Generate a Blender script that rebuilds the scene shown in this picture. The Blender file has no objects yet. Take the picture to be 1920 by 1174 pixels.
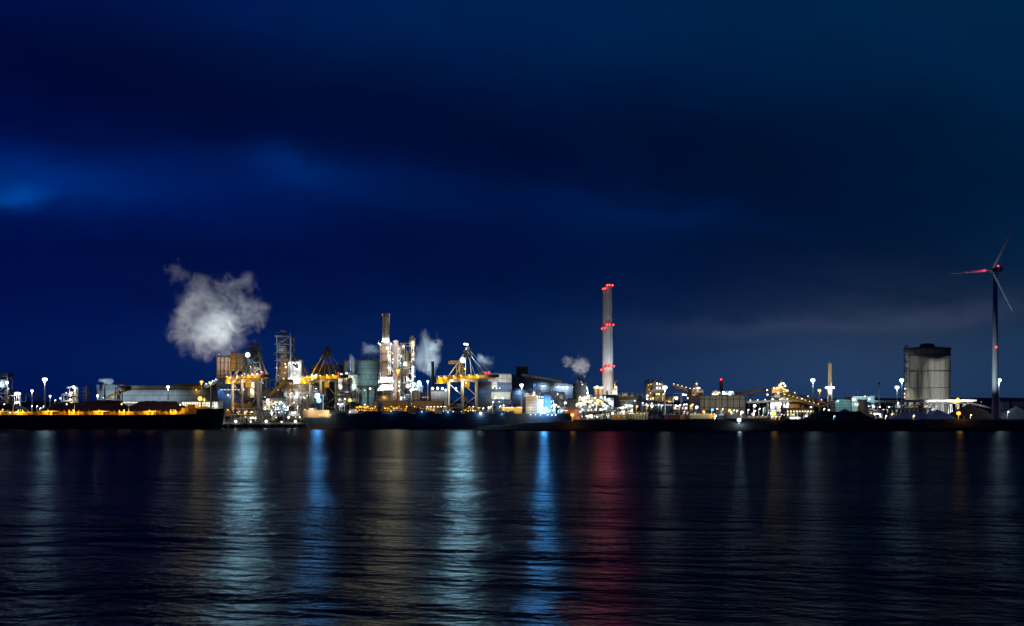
import bpy, bmesh, math, random
from mathutils import Vector, Matrix, noise
random.seed(7)
HAZE = 0
C = bpy.context.scene.collection
SC = bpy.context.scene
# ---------------------------------------------------------------- camera
HC, YH, F = 18.0, 765.0, 1920.0          # eye height, horizon row and focal length of the photograph (1920 px wide)
cd = bpy.data.cameras.new('camera'); cam = bpy.data.objects.new('camera', cd); C.objects.link(cam)
cam.location = (0, 0, HC); cam.rotation_euler = (math.radians(90), 0, 0)
cd.sensor_width = 36; cd.lens = 36; cd.shift_y = (YH-587)/1920; cd.clip_start = 1; cd.clip_end = 40000
SC.camera = cam
SC.view_settings.view_transform = 'Standard'; SC.view_settings.look = 'None'
SC.view_settings.gamma = 1; SC.view_settings.exposure = 0; SC.view_settings.use_curve_mapping = False
SC.cycles.volume_bounces = 1; SC.cycles.max_bounces = 6; SC.cycles.diffuse_bounces = 2; SC.cycles.glossy_bounces = 3
SC.cycles.sample_clamp_indirect = 4; SC.cycles.caustics_reflective = False; SC.cycles.use_light_tree = True
SC.cycles.volume_step_rate = 0.5

# ---------------------------------------------------------------- world: blue hour sky, cloud bands placed by direction
W = bpy.data.worlds.new("World"); SC.world = W; W.use_nodes = True
class N:
    """tiny expression builder for shader maths"""
    def __init__(s, nt): s.nt = nt
    def m(s, op, a, b=None, c=None, clamp=False):
        n = s.nt.nodes.new('ShaderNodeMath'); n.operation = op; n.use_clamp = clamp
        for i, v in enumerate((a, b, c)):
            if v is None: continue
            if isinstance(v, (int, float)): n.inputs[i].default_value = v
            else: s.nt.links.new(v, n.inputs[i])
        return n.outputs[0]
    def comb(s, x, y, z=0.0):
        n = s.nt.nodes.new('ShaderNodeCombineXYZ')
        for i, v in enumerate((x, y, z)):
            if isinstance(v, (int, float)): n.inputs[i].default_value = v
            else: s.nt.links.new(v, n.inputs[i])
        return n.outputs[0]
    def noise(s, vec, scale, detail=4, rough=.55, dist=0.0):
        n = s.nt.nodes.new('ShaderNodeTexNoise'); n.inputs['Scale'].default_value = scale
        n.inputs['Detail'].default_value = detail; n.inputs['Roughness'].default_value = rough; n.inputs['Distortion'].default_value = dist
        s.nt.links.new(vec, n.inputs['Vector']); return n.outputs['Fac']
    def scalecol(s, col, fac):
        n = s.nt.nodes.new('ShaderNodeVectorMath'); n.operation = 'SCALE'
        n.inputs[0].default_value = col[:3]; s.nt.links.new(fac, n.inputs['Scale']); return n.outputs[0]
    def vadd(s, a, b):
        n = s.nt.nodes.new('ShaderNodeVectorMath'); n.operation = 'ADD'
        s.nt.links.new(a, n.inputs[0]); s.nt.links.new(b, n.inputs[1]); return n.outputs[0]
    def vmul(s, a, b):
        n = s.nt.nodes.new('ShaderNodeVectorMath'); n.operation = 'MULTIPLY'
        s.nt.links.new(a, n.inputs[0])
        if isinstance(b, tuple): n.inputs[1].default_value = b
        else: s.nt.links.new(b, n.inputs[1])
        return n.outputs[0]
def lin(r, g, b):
    f = lambda c: (c/255/12.92) if c/255 <= .04045 else ((c/255+.055)/1.055)**2.4
    return (f(r), f(g), f(b), 1)
def build_sky():
    nt = W.node_tree; nt.nodes.clear(); e = N(nt)
    tc = nt.nodes.new('ShaderNodeTexCoord'); sp = nt.nodes.new('ShaderNodeSeparateXYZ'); nt.links.new(tc.outputs['Generated'], sp.inputs[0])
    x, y, z = sp.outputs
    yy = e.m('MAXIMUM', e.m('ABSOLUTE', y), .12)
    u0 = e.m('DIVIDE', x, yy); v0 = e.m('DIVIDE', e.m('MAXIMUM', z, 0.0), yy)
    wv = e.comb(e.m('MULTIPLY', u0, 1.0), e.m('MULTIPLY', v0, 2.6), 3.1)
    wx = e.m('SUBTRACT', e.noise(wv, 3.2, 5, .6), .5); wy = e.m('SUBTRACT', e.noise(wv, 4.6, 5, .6, .4), .5)
    u = e.m('ADD', u0, e.m('MULTIPLY', wx, .16)); v = e.m('ADD', v0, e.m('MULTIPLY', wy, .07))
    def g(px, py, sx, sy, rot=0.0, p=1.0):
        a = (px-960)/F; b = (YH-py)/F; c, s_ = math.cos(rot), math.sin(rot)
        du = e.m('SUBTRACT', u, a); dv = e.m('SUBTRACT', v, b)
        r1 = e.m('ADD', e.m('MULTIPLY', du, c/(sx/F)), e.m('MULTIPLY', dv, s_/(sx/F)))
        r2 = e.m('ADD', e.m('MULTIPLY', du, -s_/(sy/F)), e.m('MULTIPLY', dv, c/(sy/F)))
        d = e.m('ADD', e.m('MULTIPLY', r1, r1), e.m('MULTIPLY', r2, r2))
        return e.m('EXPONENT', e.m('MULTIPLY', d, -.5))
    # smooth left/right shift: violet blue to teal
    t = e.m('MULTIPLY_ADD', u0, .9, .5, clamp=True)
    mix = nt.nodes.new('ShaderNodeValToRGB'); nt.links.new(t, mix.inputs[0]); cr = mix.color_ramp
    cr.elements[0].position = 0; cr.elements[0].color = lin(0, 13, 73)
    cr.elements[1].position = 1; cr.elements[1].color = lin(0, 30, 62)
    m1 = cr.elements.new(.5); m1.color = lin(0, 16, 62)
    col = mix.outputs[0]
    # broad dark and light modulation
    wn = e.noise(e.comb(u, e.m('MULTIPLY_ADD', v, 2.4, e.m('MULTIPLY', u, .55)), 7.7), 2.4, 6, .55, .3)
    mod = e.m('MULTIPLY_ADD', wn, 1.15, .42)
    n = nt.nodes.new('ShaderNodeVectorMath'); n.operation = 'SCALE'; nt.links.new(col, n.inputs[0]); nt.links.new(mod, n.inputs['Scale']); col = n.outputs[0]
    dark = e.m('SUBTRACT', 1.0, e.m('MULTIPLY', g(1250, 280, 560, 95, -.10), .42))
    dark = e.m('MULTIPLY', dark, e.m('SUBTRACT', 1.0, e.m('MULTIPLY', g(250, 140, 420, 80, -.1), .42)))
    n = nt.nodes.new('ShaderNodeVectorMath'); n.operation = 'SCALE'; nt.links.new(col, n.inputs[0]); nt.links.new(dark, n.inputs['Scale']); col = n.outputs[0]
    def add(c, f):
        nonlocal col
        col = e.vadd(col, e.scalecol(c, f))
    add((0, .0075, .018), g(1450, -20, 620, 120, 0))
    add((0, .004, .016), g(820, 20, 300, 90, 0))
    add((0, .036, .17), g(20, 376, 55, 15, -.05))
    add((0, .010, .052), g(110, 350, 150, 34, -.05))
    add((0, .005, .04), g(30, 325, 120, 40, -.1))
    add((0, .0025, .026), g(330, 365, 300, 48, .0))
    add((0, .008, .050), g(575, 305, 62, 17, -.25))
    add((0, .002, .016), g(480, 310, 260, 36, -.1))
    add((0, .0028, .015), g(820, 360, 330, 34, -.13))
    add((0, .003, .020), g(1260, 395, 160, 20, -.12))
    add((.001, .004, .022), g(520, 640, 420, 60, 0))
    add((.0, .009, .026), g(1150, 740, 700, 90, 0))
    add((.014, .019, .027), g(1640, 640, 290, 78, .05))
    add((.010, .012, .017), g(1480, 610, 170, 14, .03))
    add((.014, .013, .020), g(1760, 580, 130, 20, .02))
    add((.008, .016, .034), g(1700, 730, 420, 60, 0))
    ovr = e.m('MULTIPLY', e.m('GREATER_THAN', z, -1.0), 1.0)
    bg = nt.nodes.new('ShaderNodeBackground'); nt.links.new(col, bg.inputs[0]); bg.inputs[1].default_value = 1.0
    out = nt.nodes.new('ShaderNodeOutputWorld'); nt.links.new(bg.outputs[0], out.inputs[0])
build_sky()

# ---------------------------------------------------------------- helpers
def PX(px, D): return (px-960)/F*D
def PZ(py, D): return HC+(YH-py)/F*D
def tag(o, label=None, cat=None, group=None, kind=None):
    if label: o['label'] = label
    if cat: o['category'] = cat
    if group: o['group'] = group
    if kind: o['kind'] = kind
    return o
def thing(name, label, cat, loc=(0, 0, 0), group=None, rz=0):
    o = bpy.data.objects.new(name, None); C.objects.link(o); o.location = loc; o.rotation_euler = (0, 0, rz); o.empty_display_size = 1
    return tag(o, label, cat, group)
class MB:
    """collects shapes (world coordinates unless a thing is built locally) and links them as one mesh object"""
    def __init__(s): s.v = []; s.f = []
    def add(s, vs, fs):
        k = len(s.v); s.v += [tuple(p) for p in vs]; s.f += [tuple(i+k for i in f) for f in fs]; return s
    def box(s, x0, x1, y0, y1, z0, z1):
        if x0 > x1: x0, x1 = x1, x0
        if z0 > z1: z0, z1 = z1, z0
        return s.add([(x0,y0,z0),(x1,y0,z0),(x1,y1,z0),(x0,y1,z0),(x0,y0,z1),(x1,y0,z1),(x1,y1,z1),(x0,y1,z1)],
                     [(0,3,2,1),(4,5,6,7),(0,1,5,4),(1,2,6,5),(2,3,7,6),(3,0,4,7)])
    def cyl(s, p0, p1, r0, r1=None, n=10, cap=True):
        p0, p1 = Vector(p0), Vector(p1); r1 = r0 if r1 is None else r1
        d = (p1-p0).normalized(); a = d.orthogonal().normalized(); b = d.cross(a)
        vs = []
        for p, r in ((p0, r0), (p1, r1)):
            for i in range(n):
                t = 2*math.pi*i/n; vs.append(p+a*(r*math.cos(t))+b*(r*math.sin(t)))
        fs = [(i, (i+1) % n, n+(i+1) % n, n+i) for i in range(n)]
        if cap: fs += [tuple(range(n))[::-1], tuple(range(n, 2*n))]
        return s.add(vs, fs)
    def bar(s, p0, p1, w, h=None):
        p0, p1 = Vector(p0), Vector(p1); h = h or w
        d = (p1-p0).normalized(); up = Vector((0, 0, 1)) if abs(d.z) < .95 else Vector((0, 1, 0))
        a = d.cross(up).normalized()*w/2; b = a.cross(d).normalized()*h/2
        vs = [p+q for p in (p0, p1) for q in (-a-b, a-b, a+b, -a+b)]
        return s.add(vs, [(0,1,2,3),(7,6,5,4),(0,4,5,1),(1,5,6,2),(2,6,7,3),(3,7,4,0)])
    def ball(s, c, r, n=8, m=5, sz=1.0):
        c = Vector(c); vs = [c+Vector((0, 0, r*sz))]
        for j in range(1, m):
            ph = math.pi*j/m
            for i in range(n):
                t = 2*math.pi*i/n; vs.append(c+Vector((r*math.sin(ph)*math.cos(t), r*math.sin(ph)*math.sin(t), r*sz*math.cos(ph))))
        vs.append(c-Vector((0, 0, r*sz))); L = len(vs)-1
        fs = [(0, 1+i, 1+(i+1) % n) for i in range(n)]
        for j in range(m-2):
            for i in range(n):
                a = 1+j*n+i; b = 1+j*n+(i+1) % n; fs.append((a, a+n, b+n, b))
        fs += [(L, L-n+(i+1) % n, L-n+i) for i in range(n)]
        return s.add(vs, fs)
    def lathe(s, c, prof, n=24, a0=0.0, a1=2*math.pi):
        """profile [(r, z)] turned round the vertical through c"""
        full = abs(a1-a0-2*math.pi) < 1e-6; k = n if full else n+1; vs = []
        for r, z in prof:
            for i in range(k):
                t = a0+(a1-a0)*i/n; vs.append((c[0]+r*math.cos(t), c[1]+r*math.sin(t), z))
        fs = []
        for j in range(len(prof)-1):
            for i in range(n):
                i2 = (i+1) % k; fs.append((j*k+i, j*k+i2, (j+1)*k+i2, (j+1)*k+i))
        return s.add(vs, fs)
    def prism(s, pts, y0, y1):
        """polygon [(x, z)] extruded from y0 to y1"""
        n = len(pts); vs = [(x, y0, z) for x, z in pts]+[(x, y1, z) for x, z in pts]
        return s.add(vs, [tuple(range(n))[::-1], tuple(range(n, 2*n))]+[(i, (i+1) % n, n+(i+1) % n, n+i) for i in range(n)])
    def plan(s, pts, z0, z1):
        n = len(pts); vs = [(x, y, z0) for x, y in pts]+[(x, y, z1) for x, y in pts]
        return s.add(vs, [tuple(range(n))[::-1], tuple(range(n, 2*n))]+[(i, (i+1) % n, n+(i+1) % n, n+i) for i in range(n)])
    def lattice(s, x0, x1, y0, y1, z0, z1, lv, w=.5, dw=None, taper=1.0, floors=False):
        """four-legged braced tower"""
        dw = dw or w*.6; cx, cy = (x0+x1)/2, (y0+y1)/2
        def ring(k):
            t = k/lv; f = 1+(taper-1)*t; z = z0+(z1-z0)*t
            return [Vector((cx+(a-cx)*f, cy+(b-cy)*f, z)) for a, b in ((x0, y0), (x1, y0), (x1, y1), (x0, y1))]
        for k in range(lv):
            A, B = ring(k), ring(k+1)
            for i in range(4):
                j = (i+1) % 4
                s.bar(A[i], B[i], w); s.bar(B[i], B[j], dw)
                if (k+i) % 2: s.bar(A[i], B[j], dw)
                else: s.bar(A[j], B[i], dw)
            if floors:
                s.plan([(p.x, p.y) for p in B], B[0].z-.15, B[0].z+.15)
        return s
    def truss(s, p0, p1, h, w, n, t=.4):
        """boxed lattice girder from p0 to p1 (bottom line), h high, w wide"""
        p0, p1 = Vector(p0), Vector(p1); d = (p1-p0).normalized(); sd = Vector((-d.y, d.x, 0)).normalized()*w/2; up = Vector((0, 0, h))
        for q in (-sd, sd):
            s.bar(p0+q, p1+q, t); s.bar(p0+q+up, p1+q+up, t)
            for k in range(n):
                a = p0+(p1-p0)*k/n; b = p0+(p1-p0)*(k+1)/n
                s.bar(a+q, a+q+up, t*.6)
                s.bar((a if k % 2 else b)+q, (b if k % 2 else a)+q+up, t*.6)
        for k in range(n+1):
            a = p0+(p1-p0)*k/n; s.bar(a-sd, a+sd, t*.6); s.bar(a-sd+up, a+sd+up, t*.6)
        return s
    def build(s, name, mat, parent=None, smooth=False):
        me = bpy.data.meshes.new(name)
        off = Vector(parent.location) if parent is not None and not getattr(s, 'local', False) else Vector((0, 0, 0))
        q = parent
        while q is not None and q.parent is not None and not getattr(s, 'local', False):
            q = q.parent; off += Vector(q.location)
        inv = Matrix.Identity(4)
        if q is not None and not getattr(s, 'local', False) and abs(q.rotation_euler.z) > 1e-9: inv = Matrix.Rotation(-q.rotation_euler.z, 4, 'Z')
        me.from_pydata([tuple(inv @ (Vector(p)-off)) for p in s.v], [], s.f); me.update()
        if smooth:
            for p in me.polygons: p.use_smooth = True
        me.materials.append(mat)
        o = bpy.data.objects.new(name, me); C.objects.link(o); o.parent = parent
        return o
def LMB():
    m = MB(); m.local = True; return m

# ---------------------------------------------------------------- materials
M = {}
def mat(name, col, rough=.7, metal=0.0, var=.35, scale=.25, stretch=(1, 1, 1), bump=0.0, panel=None):
    """painted metal / cladding / concrete with blotches and streaks; panel = (sx, sz) joint spacing"""
    m = bpy.data.materials.new(name); m.use_nodes = True; nt = m.node_tree; e = N(nt); b = nt.nodes['Principled BSDF']
    g = nt.nodes.new('ShaderNodeNewGeometry'); pos = e.vmul(g.outputs['Position'], tuple(stretch))
    n1 = e.noise(pos, scale, 6, .62); st = e.noise(e.vmul(g.outputs['Position'], (1.3, 1.3, .12)), .8, 4, .6)
    f = e.m('MULTIPLY_ADD', e.m('ADD', n1, e.m('MULTIPLY', st, .6)), var*1.6, 1-var*1.25)
    if panel:
        sp = nt.nodes.new('ShaderNodeSeparateXYZ'); nt.links.new(g.outputs['Position'], sp.inputs[0])
        hx = e.m('ADD', sp.outputs[0], e.m('MULTIPLY', sp.outputs[1], .73))
        jx = e.m('LESS_THAN', e.m('FRACT', e.m('DIVIDE', hx, panel[0])), panel[2] if len(panel) > 2 else .1)
        jz = e.m('LESS_THAN', e.m('FRACT', e.m('DIVIDE', sp.outputs[2], panel[1])), .12)
        cell = e.comb(e.m('FLOOR', e.m('DIVIDE', hx, panel[0])), e.m('FLOOR', e.m('DIVIDE', sp.outputs[2], panel[1])))
        wn = nt.nodes.new('ShaderNodeTexWhiteNoise'); nt.links.new(cell, wn.inputs['Vector'])
        f = e.m('MULTIPLY', f, e.m('MULTIPLY_ADD', wn.outputs['Value'], .3, .85))
        f = e.m('MULTIPLY', f, e.m('SUBTRACT', 1.0, e.m('MULTIPLY', e.m('MAXIMUM', jx, jz), .5)))
    nt.links.new(e.scalecol(col, f), b.inputs['Base Color'])
    b.inputs['Roughness'].default_value = rough; b.inputs['Metallic'].default_value = metal
    if bump:
        bp = nt.nodes.new('ShaderNodeBump'); bp.inputs['Strength'].default_value = bump; bp.inputs['Distance'].default_value = 1.0
        nt.links.new(e.noise(pos, scale*4, 5, .6), bp.inputs['Height']); nt.links.new(bp.outputs[0], b.inputs['Normal'])
    M[name] = m; return m
def glow(name, col, s, sample=False):
    m = bpy.data.materials.new(name); m.use_nodes = True; nt = m.node_tree; nt.nodes.clear()
    em = nt.nodes.new('ShaderNodeEmission'); em.inputs[0].default_value = (*col, 1); em.inputs[1].default_value = s
    o = nt.nodes.new('ShaderNodeOutputMaterial'); nt.links.new(em.outputs[0], o.inputs[0])
    m.cycles.emission_sampling = 'FRONT' if sample else 'NONE'
    M[name] = m; return m
mat('steel_grey', (.24, .25, .27), .55, .2); mat('steel_dark', (.06, .065, .075), .6, .2); mat('steel_white', (.62, .63, .62), .5)
mat('steel_pink', (.40, .33, .33), .55); mat('yellow', (.72, .43, .03), .5, 0, .3, .4); mat('orange_paint', (.62, .27, .05), .6)
mat('rust', (.20, .10, .055), .85, 0, .5); mat('brown_clad', (.26, .19, .12), .8, 0, .3, .3, panel=(3, 5))
mat('concrete', (.42, .40, .38), .85, 0, .3, .12); mat('concrete_dark', (.10, .10, .105), .9, 0, .4)
mat('clad_grey', (.32, .34, .36), .7, 0, .25, .1, panel=(4, 9)); mat('clad_blue', (.10, .17, .30), .6, 0, .25, .1, panel=(5, 7))
mat('clad_pale', (.55, .56, .55), .7, 0, .2, .1, panel=(6, 8)); mat('clad_teal', (.27, .38, .42), .6, 0, .2, .12, panel=(3, 6))
mat('clad_dark', (.045, .055, .075), .7, 0, .35, .1, panel=(5, 6)); mat('roof_dark', (.085, .08, .08), .9, 0, .3)
mat('blade_white', (.45, .46, .47), .4, 0, .1); mat('gasholder', (.46, .46, .41), .7, 0, .22, .06, panel=(6.6, 900, .06)); mat('tank_green', (.34, .36, .30), .7, 0, .25, .1); mat('brick', (.42, .17, .13), .85, 0, .25, .6, panel=(1.2, 1.0))
mat('hull_navy', (.020, .045, .085), .45, 0, .35, .08, panel=(12, 3.2, .02)); mat('hull_black', (.012, .012, .016), .5, 0, .4, .08, panel=(12, 3.2, .02))
mat('hull_red', (.10, .02, .018), .6, 0, .4, .1); mat('hull_buff', (.42, .31, .22), .6, 0, .4, .2)
mat('ship_cream', (.74, .60, .47), .55, 0, .15, .3); mat('letter_white', (.8, .78, .7), .6, 0, .1)
mat('coal', (.040, .028, .022), .95, 0, .5, .3, bump=.6); mat('ore', (.12, .06, .04), .95, 0, .5, .12, bump=.6); mat('slag', (.20, .21, .22), .95, 0, .5, .12, bump=.5)
mat('tarp', (.55, .56, .58), .8, 0, .3, .2, bump=.2)
mat('earth', (.028, .026, .022), .95, 0, .6, .06, bump=.5); mat('shore', (.013, .014, .012), .95, 0, .7, .25, bump=1.0)
mat('leaf', (.05, .075, .04), .8, 0, .5, 1.0); mat('bark', (.05, .04, .03), .9)
mat('glass_dark', (.02, .03, .04), .15)
mat('duct_rust', (.30, .20, .15), .75, 0, .4, .3)
LC = dict(white=(1, .98, .92), cool=(.66, .88, 1), blue=(.16, .50, 1), warm=(1, .80, .45), sodium=(1, .42, .05), amber=(1, .62, .12), red=(1, .035, .03), green=(.25, 1, .5), teal=(.4, .95, .9))
for k, c in LC.items():
    glow('lamp_'+k, c, 4.2 if k not in ('sodium', 'red', 'amber', 'green') else 6 if k == 'red' else 2.6)
glow('glow_panel', (1, .93, .75), 1.3, True); glow('glow_window', (1, .85, .55), .45, True); glow('glow_orange', (1, .45, .12), .9, True)
glow('glow_cool', (.8, .92, 1), 1.3, True)
LC['beam_cool'] = (.42, .80, 1); LC['beam_blue'] = (.09, .42, 1)
LIGHTS = []
def light(parent, loc, kind, power, r=.5, spot=None, pt=False, aim=(0, .86, -.5)):
    """the lamp's own light; loc is local to the thing. Work lamps are shaded floodlights turned to what they light; masts and beacons shine all round"""
    shade = not spot and not pt and power < 1.9e4
    l = bpy.data.lights.new('lamp_light', 'SPOT' if (spot or shade) else 'POINT'); l.shadow_soft_size = r; l.color = LC[kind] if kind != 'red' else (1, .02, .10)
    l.energy = power*(1.0 if spot else .60 if shade else .14)
    o = bpy.data.objects.new('lamp_light', l); C.objects.link(o); o.parent = parent; o.location = loc
    if shade: spot = (aim, math.radians(156))
    if spot:
        l.spot_size = spot[1]; l.spot_blend = .6; o.rotation_euler = Vector(spot[0]).to_track_quat('-Z', 'Y').to_euler()
    LIGHTS.append(o); return o
# ---------------------------------------------------------------- water, ground, shore
A1, A2, A3 = 1.75, .85, .22
WK, WR = .27, .28     # share of the mirror reflection that waves turn to the eye; roughness of the ruffled surface
def water_mat():
    m = bpy.data.materials.new('river_water'); m.use_nodes = True; nt = m.node_tree; nt.nodes.clear(); e = N(nt)
    gl = nt.nodes.new('ShaderNodeBsdfGlossy'); gl.distribution = 'BECKMANN'; gl.inputs['Color'].default_value = (.80, .93, 1, 1); df = nt.nodes.new('ShaderNodeBsdfDiffuse'); df.inputs[0].default_value = (.002, .010, .024, 1)
    fr = nt.nodes.new('ShaderNodeFresnel'); fr.inputs['IOR'].default_value = 1.33; mx = nt.nodes.new('ShaderNodeMixShader'); out = nt.nodes.new('ShaderNodeOutputMaterial')
    nt.links.new(df.outputs[0], mx.inputs[1]); nt.links.new(gl.outputs[0], mx.inputs[2]); nt.links.new(mx.outputs[0], out.inputs[0])
    g = nt.nodes.new('ShaderNodeNewGeometry'); sp = nt.nodes.new('ShaderNodeSeparateXYZ'); nt.links.new(g.outputs['Position'], sp.inputs[0])
    x, y, z = sp.outputs
    # sheltered under the far bank, its reflection also dimmed by position; ruffled towards midstream
    edge = e.noise(e.comb(e.m('MULTIPLY', x, .5), y, 2.0), .008, 3, .5)
    sh = e.m('MULTIPLY_ADD', e.m('ADD', y, e.m('MULTIPLY_ADD', edge, 160, -80)), 1/190, -330/190, clamp=True)
    gust = e.m('MULTIPLY_ADD', e.noise(e.comb(e.m('MULTIPLY', x, .45), e.m('ADD', y, e.m('MULTIPLY', x, .2)), 31.0), .026, 4, .6, .5), 3.2, -.62)
    gust = e.m('MAXIMUM', gust, .22)
    ys = e.m('ADD', y, e.m('MULTIPLY', x, -.16))
    f1 = e.noise(e.comb(e.m('MULTIPLY', x, .42), ys, 0.0), .035, 3, .55, .4)
    f2 = e.noise(e.comb(e.m('MULTIPLY', x, .50), e.m('ADD', y, e.m('MULTIPLY', x, .14)), 9.0), .24, 3, .55, .5)
    f3 = e.noise(e.comb(e.m('MULTIPLY', x, .55), y, 17.0), 1.5, 2, .5, .3)
    h = e.m('ADD', e.m('MULTIPLY', f1, A1), e.m('ADD', e.m('MULTIPLY', f2, A2), e.m('MULTIPLY', f3, A3)))
    h = e.m('MULTIPLY', h, gust)
    bp = nt.nodes.new('ShaderNodeBump'); bp.inputs['Distance'].default_value = 1.0
    nt.links.new(e.m('MULTIPLY_ADD', sh, -.42, .98), bp.inputs['Strength']); nt.links.new(h, bp.inputs['Height']); nt.links.new(bp.outputs[0], gl.inputs['Normal']); nt.links.new(bp.outputs[0], fr.inputs['Normal'])
    nt.links.new(e.m('MULTIPLY', fr.outputs[0], e.m('MULTIPLY_ADD', sh, -.62*WK, WK)), mx.inputs[0])  # mirror share lowered near the bank to paint in the dark band
    nt.links.new(e.m('MULTIPLY_ADD', sh, .03, WR), gl.inputs['Roughness'])
    return m
M['water'] = water_mat()
QD = 936.0   # quay edge
def sheet(name, pts, z, m, kind='structure', label=None):
    mb = MB(); mb.add([(x, y, z) for x, y in pts], [tuple(range(len(pts)))]); o = mb.build(name, m); o['kind'] = kind
    if label: o['label'] = label
    return o
sheet('water', [(-3000, -300), (3000, -300), (3000, 1000), (-3000, 1000)], 0.0, M['water'])
sheet('ground', [(-14000, QD+6), (14000, QD+6), (14000, 16000), (-14000, 16000)], 5.0, M['earth'])
def shore_h(x, y):
    # dark rock and scrub bank: a mole whose tip starts left of the ship's stern and widens to the right
    tip = min(1, max(0, (x+30)/85.0)); front = 803-3*math.sin(x*.013)+ (1-tip)*2
    crest = 1.8+6.4*tip**.8 if x > -30 else -2
    back = 838 if x < 60 else 838+min(1, (x-60)/40)*140
    if y < front or x < -32: return -1.5
    up = min(1, (y-front)/17.0); h = crest*(up**.8)
    if y > back: h = h+(5.2-h)*min(1, (y-back)/25) if x > 100 else h*max(0, 1-(y-back)/18)-.5*((y-back) > 18)
    n = noise.noise(Vector((x*.05, y*.09, 0)))*.9+noise.noise(Vector((x*.4, y*.4, 5)))*.5
    return h+n*min(1, up)*(.5+.5*tip)
def embankment():
    mb = MB(); xs = []; x = -40.0
    while x < 900: xs.append(x); x += 2.0
    ys = [798+1.5*i for i in range(32)]+[848+8*i for i in range(20)]
    vs = [(x, y, shore_h(x, y)) for y in ys for x in xs]; n = len(xs)
    fs = [(j*n+i, j*n+i+1, (j+1)*n+i+1, (j+1)*n+i) for j in range(len(ys)-1) for i in range(n-1)
          if max(vs[j*n+i][2], vs[j*n+i+1][2], vs[(j+1)*n+i][2], vs[(j+1)*n+i+1][2]) > -.8]
    mb.add(vs, fs); o = mb.build('embankment', M['shore'], smooth=True); o['kind'] = 'structure'
embankment()
def quay():
    q = thing('quay_wall', 'dark piled concrete quay lined with fenders behind the ships', 'quay', (0, QD, 0))
    MB().box(-560, 70, QD-8, QD+8, 3.2, 5.3).build('deck_slab', M['concrete_dark'], q)
    MB().box(-560, 70, QD+5, QD+7.9, -1, 3.2).build('back_wall', M['concrete_dark'], q)
    mb = MB()
    for i in range(100): mb.cyl((-555+i*6.2, QD-6.5, -1), (-555+i*6.2, QD-6.5, 3.25), .55, n=6)
    mb.build('pile', M['steel_dark'], q)['kind'] = 'stuff'
quay()
# ---------------------------------------------------------------- builders
def wpos(par):
    v = Vector((0, 0, 0)); q = par
    while q is not None: v += Vector(q.location); q = q.parent
    return v
def RS(r): return .62 if r < 1.3 else .72
def lamp(par, px, py, D, kind='white', r=1.0, power=0, name='work_or_fill_lamp', fwd=1.6, pt=False):
    """structure lamp with glowing lens; tiny ones standing off are added to light facades"""
    x, z = PX(px, D), PZ(py, D)
    o = MB().ball((x, D, z), r*RS(r), *((14, 9) if r > 1.5 else (8, 5))).build(name, M['lamp_'+kind], par)
    if power: light(par, Vector((x, D-r-fwd, z-r*.3))-wpos(par), kind, power, .5, pt=pt)
    return o
def lamps(par, pts, D, kind='white', r=1.0, power=0, **k):
    for p in pts: lamp(par, p[0], p[1], D, p[2] if len(p) > 2 else kind, p[3] if len(p) > 3 else r, p[4] if len(p) > 4 else power, **k)
def mast(px, ytop, D, kind, power, label, base=5.0, size=1.0, lr=1.0, group=None, pole='steel_white'):
    x, z = PX(px, D), PZ(ytop, D); H = z-base
    t = thing('floodlight_mast', label, 'light mast', (x, D, base), group)
    LMB().cyl((0, 0, 0), (0, 0, H), .75*size**.5, .45*size**.5, 8).build('pole', M[pole], t)
    m = LMB(); m.cyl((0, 0, H+.45), (0, 0, H+.9), 1.1*size, n=12); m.cyl((0, 0, H+.9), (0, 0, H+1.4), .5*size, n=8); m.build('lamp_ring', M['steel_grey'], t)
    for k in range(6):
        a = math.pi/3*k+.2
        LMB().ball((.75*size*math.cos(a), .75*size*math.sin(a), H-.55*size), .92*size*lr, 8, 6, 1.2).build('floodlight', M['lamp_'+kind], t)
    light(t, (0, -1.0, H-1.9*size), kind, power, .7, pt=True); return t
def post(px, ytop, D, kind, power, label, base=5.0, r=.8, group=None, name='lamp_post', cat='lamp post', arm=1.2, pole='steel_white'):
    x, z = PX(px, D), PZ(ytop, D); H = z-base
    t = thing(name, label, cat, (x, D, base), group)
    LMB().cyl((0, 0, 0), (0, 0, H), .26, .18, 6).bar((0, 0, H-.2), (arm, -.3, H+.15), .25).build('pole', M[pole], t)
    LMB().ball((arm*.6, -.3, H-.25), r*RS(r), *((14, 9) if r > 1.5 else (8, 5)), .9).build('lamp_head', M['lamp_'+kind], t)
    if power: light(t, (arm*.6, -r-.9, H-.8), kind, power, .4, pt=arm < .2)
    return t
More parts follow.
